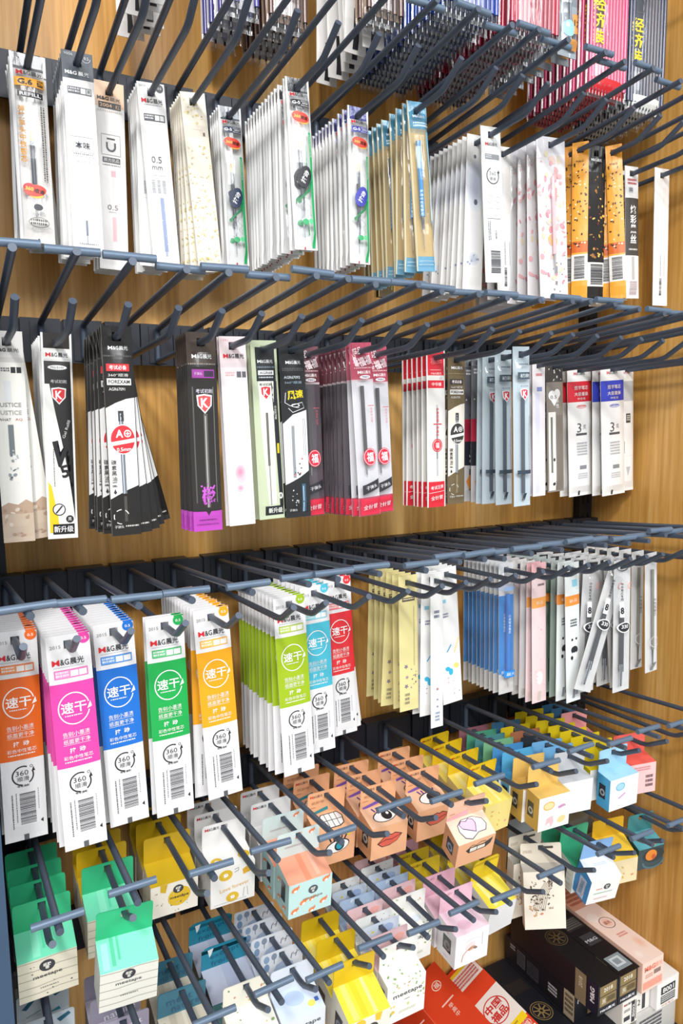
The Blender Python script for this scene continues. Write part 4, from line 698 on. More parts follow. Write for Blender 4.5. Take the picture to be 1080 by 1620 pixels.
carton('donut', 'white tape box printed with yellow doughnuts', '#e6e4e2', '#efeeea', '#ece9e4', '#dcdad6', h=40, dr=5, etab=[MG(10, 4.5, 15, '#55565a')], elid=[donut(9, 18, 6), donut(37, 17, 6)], efront=[donut(15, 8, 7), donut(22, 33, 6.5), P([(32, 6), (40, 3), (42, 10), (33, 12)], '#dca82c', 2), T('Love forever', 24, 22, 4, '#d9ac48', 30, -6), LINE([(24, 4), (28, 3), (28, 6), (24, 7)], .6, '#77757a'), LINE([(34, 26), (33, 36)], .5, '#9a9aa0'), LINE([(37, 26), (38, 36)], .5, '#9a9aa0'), MICRO(4, 37, 36, 38, '#a5a5a8', 1)], eside=[BLOB(2, 2, 25, 38, 8, ['#2b2c30', '#d0a83a'], .5, 2, 5)])
carton('whitetab', 'white tabbed tape box behind the fox ones', '#dcdbda', '#e6e5e4', '#e4e2e0', '#d0cecc', etab=[MG(10, 4.5, 15, '#55565a')])
def fox(x, y, s): return [E(x, y, 3.6 * s, 2.4 * s, '#e9824a', -25, 3), P([(x + 2 * s, y - 2 * s), (x + 4.4 * s, y - 4.4 * s), (x + 4.6 * s, y - .6 * s)], '#e9824a', 3), E(x + .4 * s, y + 1.2 * s, 1.8 * s, 1.1 * s, '#f6efe6', -25, 4)]
FOX = [fox(6, 6, 1), fox(38, 4, 1), fox(15, 22, 1), fox(36, 27, 1), fox(6, 29, 1), fox(24, 33, .9), fox(24, 21, .8)]
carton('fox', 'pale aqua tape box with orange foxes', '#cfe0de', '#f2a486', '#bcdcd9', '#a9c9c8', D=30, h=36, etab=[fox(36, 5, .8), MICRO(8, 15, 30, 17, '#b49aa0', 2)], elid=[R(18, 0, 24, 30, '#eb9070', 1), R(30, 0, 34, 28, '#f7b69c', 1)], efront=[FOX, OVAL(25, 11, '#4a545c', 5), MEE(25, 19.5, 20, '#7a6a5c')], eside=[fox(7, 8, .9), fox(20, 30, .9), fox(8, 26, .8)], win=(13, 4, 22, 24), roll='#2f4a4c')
PEA = '#eeb083'
lips = lambda x, y, s: [P([(x - 15 * s, y + 2 * s), (x - 6 * s, y - 5 * s), (x - 1 * s, y - 6.4 * s), (x + 2 * s, y - 5 * s), (x + 6 * s, y - 6.4 * s), (x + 15 * s, y - 3 * s), (x + 9 * s, y + 4 * s), (x, y + 7 * s), (x - 9 * s, y + 7 * s)], '#2b2422', 2), P([(x - 13.6 * s, y + 1.8 * s), (x - 6 * s, y - 4.2 * s), (x - 1 * s, y - 5.6 * s), (x + 2 * s, y - 4.2 * s), (x + 6 * s, y - 5.6 * s), (x + 13.6 * s, y - 2.7 * s), (x + 8.6 * s, y + 3.4 * s), (x, y + 6.2 * s), (x - 8.6 * s, y + 6.2 * s)], '#e2604c', 3), LINE([(x - 13 * s, y + 1.6 * s), (x - 4 * s, y - .5 * s), (x + 2 * s, y + .6 * s), (x + 13 * s, y - 2.5 * s)], .7 * s, '#3a2422', 4)]
def eye(x, y, s, iris, lash='#5a3a86'): return [E(x, y, 13 * s, 7 * s, '#2b2a30', -6, 2), E(x, y + .3 * s, 12 * s, 6 * s, '#f6f4f2', -6, 3), E(x + 2 * s, y, 5.4 * s, 5.4 * s, '#26262b', 0, 4), E(x + 2 * s, y, 3.6 * s, 3.6 * s, iris, 0, 5), E(x + 3.4 * s, y - 1.6 * s, 1.5 * s, 1.5 * s, '#f6f4f2', 0, 6)] + [LINE([(x + k * 3.6 * s, y - 6 * s), (x + k * 4.6 * s, y - 10.4 * s)], 1.6 * s, lash, 3) for k in (-2, -1, 0, 1, 2)]
ptab = lambda c: [MG(10, 4.5, 15, '#8a6a5a', '#dc4434'), T('纸胶带', 12, 12, 3.4, '#b07a58', 15), P([(3, 24), (24, 19), (25, 23), (4, 27)], c, 3), MICRO(3, 17, 10, 18.6, '#b07a58', 1)]
teeth = [P([(10, 8), (14, 3), (34, 3), (38, 9), (36, 19), (30, 22), (14, 22), (10, 17)], '#2b2a2c', 2), P([(11, 8.5), (14.6, 4), (33.4, 4), (36.8, 9.4), (35, 18.4), (29.6, 21), (14.4, 21), (11, 16.6)], '#f4f2ef', 3)] + [LINE([(u, 3.4), (u, 21.6)], .7, '#2b2a2c', 4) for u in (18, 24, 30)] + [LINE([(10.4, 12.4), (37, 12.4)], .7, '#2b2a2c', 4)]
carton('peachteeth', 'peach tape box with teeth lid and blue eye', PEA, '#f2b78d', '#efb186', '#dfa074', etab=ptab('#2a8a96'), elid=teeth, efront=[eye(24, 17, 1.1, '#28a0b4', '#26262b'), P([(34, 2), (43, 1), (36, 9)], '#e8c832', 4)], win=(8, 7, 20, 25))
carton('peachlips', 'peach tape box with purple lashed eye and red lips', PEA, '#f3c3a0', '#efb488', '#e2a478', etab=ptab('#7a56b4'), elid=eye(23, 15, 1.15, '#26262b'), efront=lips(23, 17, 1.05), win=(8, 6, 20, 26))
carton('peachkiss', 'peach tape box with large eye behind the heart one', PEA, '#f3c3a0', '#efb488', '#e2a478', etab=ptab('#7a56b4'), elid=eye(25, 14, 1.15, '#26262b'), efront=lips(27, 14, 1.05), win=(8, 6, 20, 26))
heart = [P([(9, 8), (16, 3), (30, 3), (39, 8), (41, 15), (37, 21), (28, 21), (18, 26), (11, 23), (8, 15)], '#4a4a5c', 2), P([(9.8, 8.4), (16.4, 3.8), (30, 3.8), (38.2, 8.6), (40, 15), (36.4, 20.2), (28, 20.2), (18, 25), (11.8, 22.2), (8.9, 15)], '#f4f2f4', 3), P([(11, 8), (15, 4.4), (20, 6), (24, 3.8), (29, 6), (30, 11), (26, 20), (22, 18), (13, 13.4)], '#4a4a5c', 4), P([(11.8, 8.2), (15.2, 5.2), (20, 7), (24, 4.7), (28.2, 6.6), (29, 11), (25.6, 18.8), (22, 17), (13.4, 12.6)], '#f0bfe0', 5)]
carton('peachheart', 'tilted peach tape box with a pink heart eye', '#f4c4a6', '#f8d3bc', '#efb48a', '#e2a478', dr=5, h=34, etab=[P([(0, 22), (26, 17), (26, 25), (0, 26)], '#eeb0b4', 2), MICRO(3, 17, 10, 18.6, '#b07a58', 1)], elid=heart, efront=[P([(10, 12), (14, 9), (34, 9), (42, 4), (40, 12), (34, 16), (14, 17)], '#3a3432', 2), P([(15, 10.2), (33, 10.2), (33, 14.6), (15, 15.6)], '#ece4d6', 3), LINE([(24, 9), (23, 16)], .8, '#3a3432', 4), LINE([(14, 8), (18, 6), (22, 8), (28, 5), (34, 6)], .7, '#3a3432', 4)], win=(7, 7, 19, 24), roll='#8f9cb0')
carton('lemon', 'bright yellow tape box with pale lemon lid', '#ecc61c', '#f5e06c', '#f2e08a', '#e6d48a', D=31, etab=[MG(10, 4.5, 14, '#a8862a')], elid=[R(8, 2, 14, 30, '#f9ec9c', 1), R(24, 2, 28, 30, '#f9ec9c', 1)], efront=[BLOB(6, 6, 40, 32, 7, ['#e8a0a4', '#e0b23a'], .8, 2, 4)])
def thin(key, desc, tab, front='#f4f2ee', side=None, **kw):
    a = dict(D=16, dr=2, h=40, f=20, w=44, corner=1.6, win=(3, 10, 13, 28)); a.update(kw)
    carton(key, desc, tab, tab, front, side or tab, **a)
thin('thinkraft', 'kraft yellow slim tape box with candy print', '#eac26a', side='#caa452', efront=[E(14, 11, 8, 5, '#ecd6a0', -10, 2), O(14, 11, 8, 1, '#d9ac48', 0, 360, 3, 5), E(32, 15, 5, 2, '#d8a8c8', -20, 2), MICRO(27, 14, 38, 17, '#c08ab4', 1), P([(10, 34), (12, 26), (20, 24), (22, 32), (18, 38), (16, 32)], '#ecbcc0', 2), E(33, 31, 6, 4, '#ecd292', -15, 2)], D=22)
thin('thinlightblue', 'light blue slim tape box', '#5aaede'); thin('thinblue', 'mid blue slim tape box', '#4a90c8'); thin('thingreen', 'grass green slim tape box', '#7ab488')
thin('thinteal', 'teal grey slim tape box', '#4d8a8c'); thin('thinsea', 'sea green slim tape box', '#4c9a7c'); thin('thinmaroon', 'dull maroon slim tape box', '#8a5a66')
thin('thinblack', 'black slim tape box', '#2a3038'); thin('thinyellow', 'canary yellow slim tape box', '#dcc41c', side='#d8c01a'); thin('thinrust', 'rust brown slim tape box', '#a86a4a')
label_s = [R(3, 6, 13, 34, '#dfe6ee', 2), R(3.6, 6.6, 12.4, 33.4, '#c9d2de', 3), MICRO(5, 9, 11, 31, '#6a7480', 3, 1)]
thin('thinbar', 'sky blue slim tape box with side label', '#76b4e2', side='#3a86c4', win=None, eside=label_s, D=17)
thin('thinred', 'grey and red slim tape box with side label', '#c9ccd0', side='#c4c8cc', win=None, eside=label_s + [R(0, 35, 16, 40, '#e0574c', 4)], D=18)
thin('thinsky', 'pale sky blue tape box with candy print front', '#a6d6ee', side='#4aa8d8', efront=[E(16, 11, 7, 5, '#a4d4ea', -10, 2), O(16, 11, 7, 1, '#6ab4d8', 0, 360, 3, 5), LINE([(14, 26), (24, 21)], 2.4, '#d4a8cc', 2), E(36, 16, 4, 3, '#ece6e0', 0, 2), BLOB(18, 26, 40, 38, 6, ['#dfe8ea', '#e9dfe6'], 1, 3, 5)], D=20, roll='#a9b0b8')
thin('thincoral', 'coral red tabbed tape box with pink front', '#ec6458', '#f2c4c2', '#f0b0b0', efront=[MICRO(6, 4, 36, 10, '#d88a90', 2), MICRO(30, 16, 40, 34, '#6a5058', 3)], D=24, win=None)
thin('thinrose', 'rose pink slim tape box', '#eaa0a4', '#f0c4c4'); thin('thinslate', 'slate blue slim tape box', '#3c6e92')
# lower carton row
leaf = [P([(4, 14), (12, 6), (16, 7), (8, 16)], '#2f6a80', 2), P([(30, 6), (40, 2), (42, 5), (33, 10)], '#2f6a80', 2), P([(28, 26), (36, 22), (38, 27), (30, 30)], '#3a90a0', 2), LINE([(8, 24), (20, 20)], .6, '#2f6a80')]
carton('whaleleaf', 'white and teal leaf printed tape box', '#cdd8de', '#d5dee2', '#e0e4e4', '#b9c4c8', etab=leaf, elid=leaf)
carton('lilacscript', 'grey lilac tape box with white script', '#9a94a6', '#aca6b4', '#b8b0b8', '#8f8896', etab=[T('excerpt', 24, 12, 6, '#e2dde6', 30, -8), T('nature', 26, 21, 6, '#e2dde6', 28, -8)], elid=[E(10, 5, 4, 1.5, '#f0eef0', -50, 2)])
carton('tealcream', 'teal tabbed tape box with cream striped lid', '#3a7488', '#d2c8b4', '#d8d0c0', '#a9a294', D=36, dr=4, etab=[T('meet', 20, 12, 6, '#2f5a78', 24, -4), T('nature', 26, 20, 6, '#2f5a78', 26, -4)], elid=[R(10, 0, 16, 36, '#c2b8a4', 1), R(22, 0, 25, 36, '#ded6c6', 1), LINE([(8, 20), (16, 24), (30, 18)], .5, '#6a6256')])
carton('tealwindow', 'teal tape box with lavender grey window lid', '#1f86a0', '#b9bfd2', '#3f7a80', '#35555e', D=36, dr=6, w=47, corner=7, etab=[P([(6, 3), (12, 2), (10, 9), (8, 12)], '#e4e8e8', 3), T('excerpt', 24, 12, 6, '#125a78', 30, -6), T('from', 20, 20, 6, '#125a78', 20, -6)], elid=[R(20, 0, 32, 36, '#aab2ca', 1), R(34, 0, 38, 36, '#cbd0de', 1)], efront=[OVAL(28, 8, '#20343a', 6), MEE(28, 17, 24, '#20343a'), BLOB(3, 3, 40, 10, 6, ['#dfe8e6'], .5, 1, 4)])
flor = lambda a, b2, n, s: BLOB(1, a, 44, b2, n, ['#8aa86a', '#b6c48a', '#d8c05a', '#7a9a5c', '#d08a6a'], .6, 2.0, s)
carton('floralcream', 'cream floral meetape tape box', '#ece8d8', '#eeece2', '#eae6da', '#dcd6c8', etab=[flor(1, 24, 9, 3)], elid=[flor(0, 26, 10, 4), R(14, 6, 34, 22, '#f6f4f0', 3)], efront=[flor(0, 10, 8, 5), MEE(24, 9, 30), MICRO(18, 15, 28, 16, '#6a6a66', 1)])
carton('mist', 'pale blue tape box with blue watercolour lid', '#dfe6f0', '#d3dff0', '#dde2ea', '#c4cad6', h=44, elid=[E(20, 10, 10, 7, '#bcd0ea', 10, 1), E(34, 20, 4, 3, '#e8dc6a', 0, 2), R(38, 16, 42, 20, '#4a6ab4', 2)], efront=[MEE(24, 11, 32), MICRO(18, 17, 28, 18.4, '#6a6a70', 1), E(38, 34, 4, 3, '#d9a04a', 0, 2)])
tree = [E(6, 6, 3, 4, '#8fa8c4', 0, 2), E(6, 15, 3, 4.4, '#7f9abb', 0, 2), E(6, 23, 2.6, 3, '#8fa8c4', 0, 2), E(14, 5, 3, 3.6, '#8a95a6', 0, 2), LINE([(14, 8), (14, 13)], .6, '#5a6474'), P([(10, 28), (16, 16), (26, 12), (34, 18), (36, 28)], '#a9bcd6', 2), LINE([(32, 14), (33, 9), (35, 8)], .7, '#3a3e48', 3), LINE([(37, 13), (39, 7), (41, 9)], .7, '#3a3e48', 3), LINE([(34, 10), (38, 10)], .5, '#3a3e48', 3)]
carton('trees', 'pale blue tape box printed with trees and dancers', '#dfe3ea', '#d5dbe6', '#d9dee6', '#c0c6d2', etab=tree, D=24, efront=[MEE(24, 11, 30)])
carton('sunny', 'golden yellow tape box with bright lemon lid', '#dfbc18', '#f2dc42', '#e9e4d8', '#d9d4c6', D=34, dr=9, elid=[R(6, 0, 12, 34, '#f6e67a', 1), R(16, 0, 22, 34, '#eed030', 1), R(28, 0, 32, 34, '#f8ec92', 1)], efront=[E(12, 6, 6, 6, '#e6c22a', 0, 2), P([(28, 0), (36, 0), (34, 9), (29, 8)], '#e6c22a', 2), OVAL(26, 14, '#3a3a38', 6), E(28, 13, 1.6, 1.6, '#e08a3a', 0, 6)], win=(8, 8, 22, 28), roll='#7a8088')
carton('meadow', 'white meetape box with green and yellow flowers', '#f0f0ea', '#f3f4ee', '#f1f1ea', '#e4e2d8', D=17, dr=4, h=44, etab=[flor(1, 24, 8, 8)], elid=[flor(0, 17, 10, 9), E(28, 8, 7, 4, '#dfe8f4', 0, 1)], efront=[flor(0, 8, 12, 10), MEE(24, 15, 34), MICRO(20, 21, 27, 22.4, '#6a6a66', 1), BLOB(0, 24, 9, 42, 10, ['#d8c04a', '#e6d27a', '#8aa86a'], 1, 2.4, 11), BLOB(36, 10, 44, 26, 8, ['#8aa86a', '#b6c48a'], .7, 1.8, 12), E(25, 28, 1.4, 2, '#c9d28a', 0, 2), MICRO(14, 33, 34, 36, '#c9c4a8', 2)], win=(4, 8, 12, 22))
def slim(key, desc, c, els=()): carton(key, desc, c, c, '#efeeea', '#e4e0d8', D=13, dr=3, h=42, w=44, corner=1.2, etab=els)
slim('slimwhite', 'white slim tape box with flower specks', '#eef0ee', [BLOB(1, 1, 43, 22, 9, ['#8aa86a', '#7f9ad0', '#d8b0b0'], .5, 1.4, 5)])
slim('slimice', 'icy blue slim tape box', '#d4e0f0', [E(30, 9, 7, 5, '#a8c0e4', 0, 2), E(12, 8, 1.6, 1.4, '#e8d84a', 0, 2)]); slim('slimpink', 'pale rose slim tape box', '#ecc8cc', [E(34, 10, 6, 4, '#f2b0a8', 0, 2)]); slim('slimblue', 'powder blue slim tape box', '#b4cce8', [BLOB(1, 1, 43, 22, 7, ['#8aa8d8', '#dfe8f4'], 1, 3, 6)])
carton('pinkbird', 'pink tabbed white tape box with small bird print', '#eec0d0', '#f2d6e2', '#f1eef0', '#e6e2e6', D=32, dr=5, h=40, etab=[MG(9, 4.5, 14, '#c9a0ac')], elid=[E(18, 22, 8, 6, '#eec4d8', 10, 1)], efront=[E(20, 18, 7, 4, '#f0dcdc', -20, 2), LINE([(9, 34), (11, 26), (16, 22), (24, 20)], 1.3, '#c99a80', 3), E(22, 21, 5, 2.4, '#d9a888', -12, 3), E(27, 22, 3, 1.6, '#8a7268', 20, 4), MICRO(36, 6, 37.4, 22, '#b0a8ac', 1, 1), LINE([(12, 12), (24, 9), (34, 12)], .5, '#d8d2d4')], eside=[MICRO(10, 4, 20, 6, '#d89aa4', 1), MICRO(12, 34, 20, 35.4, '#d89aa4', 1)], win=(10, 10, 24, 28), roll='#7f7478')
carton('pinktab', 'pink tabbed tape box behind the front bird box', '#eab4c6', '#efc8d8', '#f0ecee', '#e4e0e4', D=26, etab=[MG(9, 4.5, 14, '#c9a0ac')], win=(8, 10, 20, 28), roll='#7a3a40')
carton('goldtab', 'amber yellow tabbed tape box', '#dfc22a', '#d8c45a', '#e9e0c0', '#d8cfa8', D=20, etab=[MG(10, 4.5, 15, '#8a7424', '#c25a3a')])
carton('sunclear', 'yellow tape box with translucent striped lid', '#eccc1c', '#f3e04a', '#e6e6e6', '#d9d9d6', D=36, dr=10, h=36, corner=6, elid=[P([(6, 4), (11, 3), (16, 34), (10, 36)], '#faf09a', 1), P([(22, 2), (29, 2), (38, 34), (30, 36)], '#f9ec84', 1)], eside=[R(4, 2, 16, 6, '#4a4a4e', 2)])
carton('grassdraw', 'beige tape box with brown grass drawing', '#e2d8c6', '#d9cfc0', '#ece4d4', '#d9d0c0', D=13, dr=3, h=76, w=50, etab=[R(22, 4, 40, 7, '#4a423a', 2), MICRO(3, 9, 14, 13, '#b4a894', 2)], lidmat=PVC, efront=[BLOB(8, 12, 38, 52, 60, ['#5a4a3a', '#8a7660', '#b4a088', '#4a3c30'], .4, 2.2, 9), [LINE([(10 + k * 2.4, 52), (16 + k * 2.2, 30), (26 + k * 1.6, 14)], .5, '#7a6650', 2) for k in range(7)], BLOB(4, 44, 22, 58, 9, ['#d08a6a', '#c9a070'], .8, 2.4, 4), MICRO(30, 4, 36, 20, '#5a4a3a', 2, 1)])
carton('emerald', 'emerald green tape box with plank print sides', '#3fae84', '#2f9c74', '#dfe6e0', '#dde2da', D=30, dr=8, eside=[splanks], win=(6, 6, 18, 24), roll='#6a6e72')
carton('pvcbox', 'clear and grey tape box with orange print', '#c9cdd0', '#c4c8cc', '#8a9090', '#6a7274', D=26, lidmat=PVC, efront=[E(22, 14, 8, 6, '#d8642e', 10, 2)])
carton('cornflower', 'cornflower blue tabbed tape box with white front', '#86b4e6', '#f0f2f4', '#f2f2f0', '#3f8cc8', D=27, dr=9, h=36, efront=[OVAL(26, 12, '#3a3e44', 5), MICRO(10, 13, 19, 16, '#e8a080', 1), MICRO(8, 20, 36, 22, '#7ab490', 1), MICRO(10, 28, 30, 30, '#d8a0a0', 2)], eside=[R(8, 6, 20, 34, '#b8d0ea', 2), O(14, 20, 6, .6, '#e08080', 0, 360, 3, 13), MICRO(11, 10, 17, 30, '#4a5a70', 3, 1)], elid=[MICRO(14, 8, 34, 12, '#c9d4e2', 2)])
carton('bigyellow', 'deep yellow tape box with curved side', '#e8b41c', '#efc73c', '#efdcae', '#e6b83a', D=34, dr=10, h=36, efront=[BLOB(4, 4, 40, 30, 8, ['#e09a6a', '#d8b04a'], 1, 2.4, 4)])
carton('smoky', 'smoky brown translucent tape box', '#8a7e64', '#a49a84', '#b9b2a4', '#8a8272', D=24, lidmat=PVC)
carton('owl', 'teal tape box with orange owl face', '#3f8486', '#58a4ae', '#39494c', '#2f5a60', D=24, dr=8, h=30, w=40, elid=[E(24, 20, 5, 4, '#e0a03a', 0, 2)], efront=[E(24, 12, 17, 10, '#2a3436', 0, 2), E(20, 11, 9, 8, '#e8882a', 0, 3), E(24, 14, 3, 4, '#c9541e', 0, 4), O(24, 20, 18, 3, '#4a6a70', 180, 360, 3, 12)])
PT = 5
S_('mint', 4, .042, [-.139, -.109, -.082, -.052], (0,), (0,), (PT, 4), .6)
S_('mintpale', 4, .1, [-.186], (-3,), (-2,), 9, desc='pale green tape box hung far forward'); S_('mint', 4, .1, [-.113], (-1,), (0,), 5, desc='green tape box with plank print behind the pale green one'); S_('yellowspeck', 4, .1, [-.084, -.058], (-1,), (0,), 4, desc='mustard tape box behind the green plank-print ones')
S_('yellowspeck', 4, .159, [-.094, -.062, -.034], (-1.2,), (0,), 5)
S_('donut', 4, .214, [-.101, -.076, -.051], (-1,), (0,), 4)
S_('fox', 4, .271, [-.153, -.117], (-.5,), (0,), 6); S_('whitetab', 4, .271, [-.085, -.055], (0,), (0,), 4)
S_('peachteeth', 4, .331, [-.096, -.060, -.033], (-1,), (0,), 6); S_('peachlips', 4, .386, [-.113, -.082, -.053], (-1,), (0,), 5)
S_('peachheart', 4, .448, [-.187], (5,), (-6,), 20, desc='tilted peach tape box with a pink heart eye'); S_('peachkiss', 4, .448, [-.108, -.077, -.048], (-1,), (0,), 5)
S_('lemon', 4, .515, [-.132, -.097, -.065, -.038], (-3, 1), (8, 2), 8)
for i, (k, y) in enumerate([('thinkraft', -.170), ('thinkraft', -.146), ('thinlightblue', -.127), ('thinblue', -.110), ('thingreen', -.093), ('thinteal', -.077), ('thinsea', -.061), ('thinmaroon', -.045)]):
    put(k, 4, .572, y, random.uniform(-1.5, 1.5), -6 if i else -4, 3, label=KINDS[k]['desc'] + (', ' + ('front one' if i == 0 else 'second one') if i < 2 else ', in the mixed colour row behind the kraft ones'))
for i, (k, y) in enumerate([('thinred', -.163), ('thinbar', -.144), ('thinbar', -.126), ('thinblack', -.107), ('thinrust', -.088), ('thinyellow', -.070), ('thinslate', -.052)]):
    put(k, 4, .62, y, random.uniform(-1.5, 1.5), -8, 3, label=KINDS[k]['desc'] + (', nearer the front' if i == 1 else ', just behind its twin' if i == 2 else ', in the row behind the side-labelled boxes'))
put('thinsky', 4, .672, -.182, 2, -4, 4, label='pale sky blue tape box with candy print, hung farthest forward')
for i, y in enumerate(run(-.158, -.04, 7)): put('thinyellow', 4, .672, y, random.uniform(-2, 2), -8 + random.uniform(-5, 5), 3, label='canary yellow slim tape box, %s behind the sky blue one' % ['first', 'second', 'third', 'fourth', 'fifth', 'sixth', 'seventh'][i])
put('thincoral', 4, .72, -.165, 3, -16, 4, label='coral red tabbed tape box with pink front near the side panel')
for k, y, t in (('thinrose', -.075, 'rose pink slim tape box near the side panel'), ('thinslate', -.056, 'slate blue slim tape box in front of another slate one'), ('thinslate', -.039, 'slate blue slim tape box nearest the back panel')): put(k, 4, .72, y, 0, -6, 3, label=t)
# lower row
S_('whaleleaf', 5, .042, [-.150, -.115, -.08], (-1,), (0,), 5); S_('lilacscript', 5, .1, [-.150, -.118, -.085], (-1,), (0,), 5)
S_('tealcream', 5, .155, [-.142, -.10], (-2,), (0,), 6)
S_('floralcream', 5, .209, [-.165], (-1,), (0,), 6, desc='cream floral meetape box by the teal ones'); S_('tealwindow', 5, .209, [-.104, -.062], (-1,), (0,), 8)
S_('mist', 5, .255, [-.168], (0,), (0,), 5, desc='pale blue meetape box with watercolour lid'); S_('trees', 5, .255, [-.143, -.118, -.093, -.069], (0,), (0,), 3)
S_('sunny', 5, .311, [-.19, -.152, -.117], (-1, 0), (0,), 7)
S_('meadow', 5, .36, [-.193], (0,), (0,), 5, desc='white floral meetape box at the end of the front hook')
for i, (k, y) in enumerate(zip(['slimpink', 'slimice', 'slimwhite', 'slimpink', 'slimblue', 'slimice', 'slimwhite'], [-.175, -.159, -.144, -.126, -.109, -.092, -.076])): put(k, 5, .36, y, random.uniform(-1, 1), 0, 3, label=KINDS[k]['desc'] + ', %s behind the front floral meetape box' % ['first', 'second', 'third', 'fourth', 'fifth', 'sixth', 'seventh'][i])
S_('meadow', 5, .411, [-.134], (0,), (0,), 6, desc='white floral meetape box farther back under the peach boxes')
for i, (k, y) in enumerate(zip(['slimpink', 'slimblue', 'slimice', 'slimwhite', 'slimpink'], [-.115, -.1, -.084, -.068, -.052])): put(k, 5, .411, y, random.uniform(-1, 1), 0, 3, label=KINDS[k]['desc'] + ', %s behind the rear floral meetape box' % ['first', 'second', 'third', 'fourth', 'fifth'][i])
S_('pinkbird', 5, .463, [-.152], (0,), (0,), 5, desc='pink tabbed white tape box with bird print at the front'); S_('pinktab', 5, .463, [-.120], (0,), (0,), 4); S_('goldtab', 5, .463, [-.09, -.068], (0,), (0,), 3); S_('pinktab', 5, .463, [-.045], (0,), (0,), 3, desc='pink tabbed tape box behind the amber ones')
S_('sunclear', 5, .528, [-.125, -.082, -.045], (-4, -1), (8, 2), 10)
S_('grassdraw', 5, .605, [-.135, -.108], (3, 0), (-30, -6), (0, 3)); S_('pvcbox', 5, .63, [-.075], (0,), (0,), 4)
S_('cornflower', 5, .671, [-.165], (-2,), (-8,), 14); S_('emerald', 5, .671, [-.127, -.092], (0,), (-4,), 8); S_('smoky', 5, .671, [-.058, -.035], (0,), (0,), 3)
S_('bigyellow', 5, .721, [-.137], (4,), (-16,), 8); S_('owl', 5, .767, [-.150], (2,), (-10,), 6); S_('smoky', 5, .721, [-.085, -.055], (0,), (0,), 3, desc='smoky brown translucent tape box by the side panel')

# ------------------------------------------------------------------ cartons lying on the shelf
def shelfbox(label, a, bb, c, top=(), front=(), left=(), endcol=None, group='cartons on the shelf', name='refill_carton', roll=0):
    (x0, y0, z0), (x1, y1, z1) = a, bb            # y0 = front
    root = bpy.data.objects.new(name, None); COL.objects.link(root); root.location = ((x0 + x1) / 2, (y0 + y1) / 2, z0)
    if roll:                                      # leans over to the right, its lower left edge on the shelf
        a0 = math.radians(roll); w2 = (x1 - x0) / 2; root.rotation_euler = (0, -a0, 0); root.location = (x0 + w2 * math.cos(a0), (y0 + y1) / 2, z0 + w2 * math.sin(a0))
    tag(root, label, 'carton', group)
    w, d, h = (x1 - x0) * 1000, (y1 - y0) * 1000, (z1 - z0) * 1000
    g = .0003; hx, hy, hz = w / 2000, d / 2000, h / 1000
    b = B(); b.box((-hx, -hy + .0009, 0), (hx, hy, hz), M(c, 'card'))
    St = lambda u, v, l: (-hx + u * .001, hy - v * .001, hz + l * .0001)
    Sl = lambda u, v, l: (-hx - l * .0001, hy - u * .001, hz - v * .001)
    draw(b, top, St); draw(b, left, Sl); link('body', b.mesh('body'), root)
    b = B(); b.box((-hx + g, -hy, g), (hx - g, -hy + .0008, hz - g), M(endcol or c, 'card'))
    Sf = lambda u, v, l: (-hx + u * .001, -hy - l * .0001, hz - v * .001)
    draw(b, front, Sf); link('end_flap', b.mesh('end_flap'), root)
    return root
RC = '#d8401e'
fu = lambda x, y, r: [O(x, y, r, r * .16, '#f2ded0', 0, 360, 2), T('福', x, y, r * 1.15, '#f2ded0', r * 1.1, 0, .01)]
seal = lambda x, y, s: [T('中国', x, y - s * .52, s, '#c9302c', s * 2.1, 0, .03), T('福品', x, y + s * .58, s, '#c9302c', s * 2.1, 0, .03), O(x, y, s * 1.5, s * .12, '#c9302c', 0, 360, 3)]
shelfbox('red carton with gold panel between the other red one and the black emblem carton', (.545, -.205, .4795), (.620, -.012, .5135), RC,
 top=[R(0, 0, 26, 90, '#c23418', 1), R(30, 10, 74, 34, '#e9e4dc', 1), R(30, 6, 74, 11, '#e8c82a', 2), MICRO(34, 14, 70, 32, '#c9302c', 4), R(26, 60, 75, 118, '#e9e4dc', 1), seal(50, 86, 12), R(26, 112, 73, 122, '#f2d322', 2), MICRO(32, 115, 60, 119, '#a8862a', 1), R(26, 122, 73, 134, '#e24a30', 2), T('中考试笔', 48, 128, 6, '#f8e6d8', 34), R(0, 134, 73, 170, '#efebe4', 1), T('M&G', 28, 148, 8, '#2c4a9a', 24, 0, .03), T('晨光', 52, 148, 9, '#2c4a9a', 20), fu(66, 128, 6)],
 front=[R(0, 26, 73, 42, RC, 1), T('M&G', 20, 13, 8, '#2c4a9a', 22, 0, .03)], endcol='#efebe4', roll=30)
shelfbox('red carton with round fortune seal leaning on the gold panel one', (.480, -.215, .4825), (.565, -.010, .5165), RC,
 top=[R(0, 0, 34, 205, '#c2371a', 1), R(34, 0, 35, 205, '#e8694a', 1), fu(66, 28, 7), T('一举高中', 64, 66, 6.5, '#f0c8b8', None, 0, .01, 1), fu(20, 96, 8), T('一举高中', 18, 58, 6, '#f0c8b8', None, 0, .01, 1), R(34, 140, 72, 185, '#efebe4', 1), MICRO(38, 145, 68, 180, '#5a6a9a', 6)], front=[R(0, 0, 72, 42, '#efebe4', 1), T('M&G', 22, 16, 9, '#2c4a9a', 26, 0, .03)], left=[R(0, 0, 205, 34, '#a82a14', 1), T('一举高中', 100, 16, 7, '#e08a70', 60, 0, .01)], roll=30)
shelfbox('dark red carton leaning at the far left of the red ones', (.405, -.22, .4795), (.475, -.02, .5135), '#b8301a', top=[fu(40, 120, 9)], endcol='#e6ded6', roll=30)
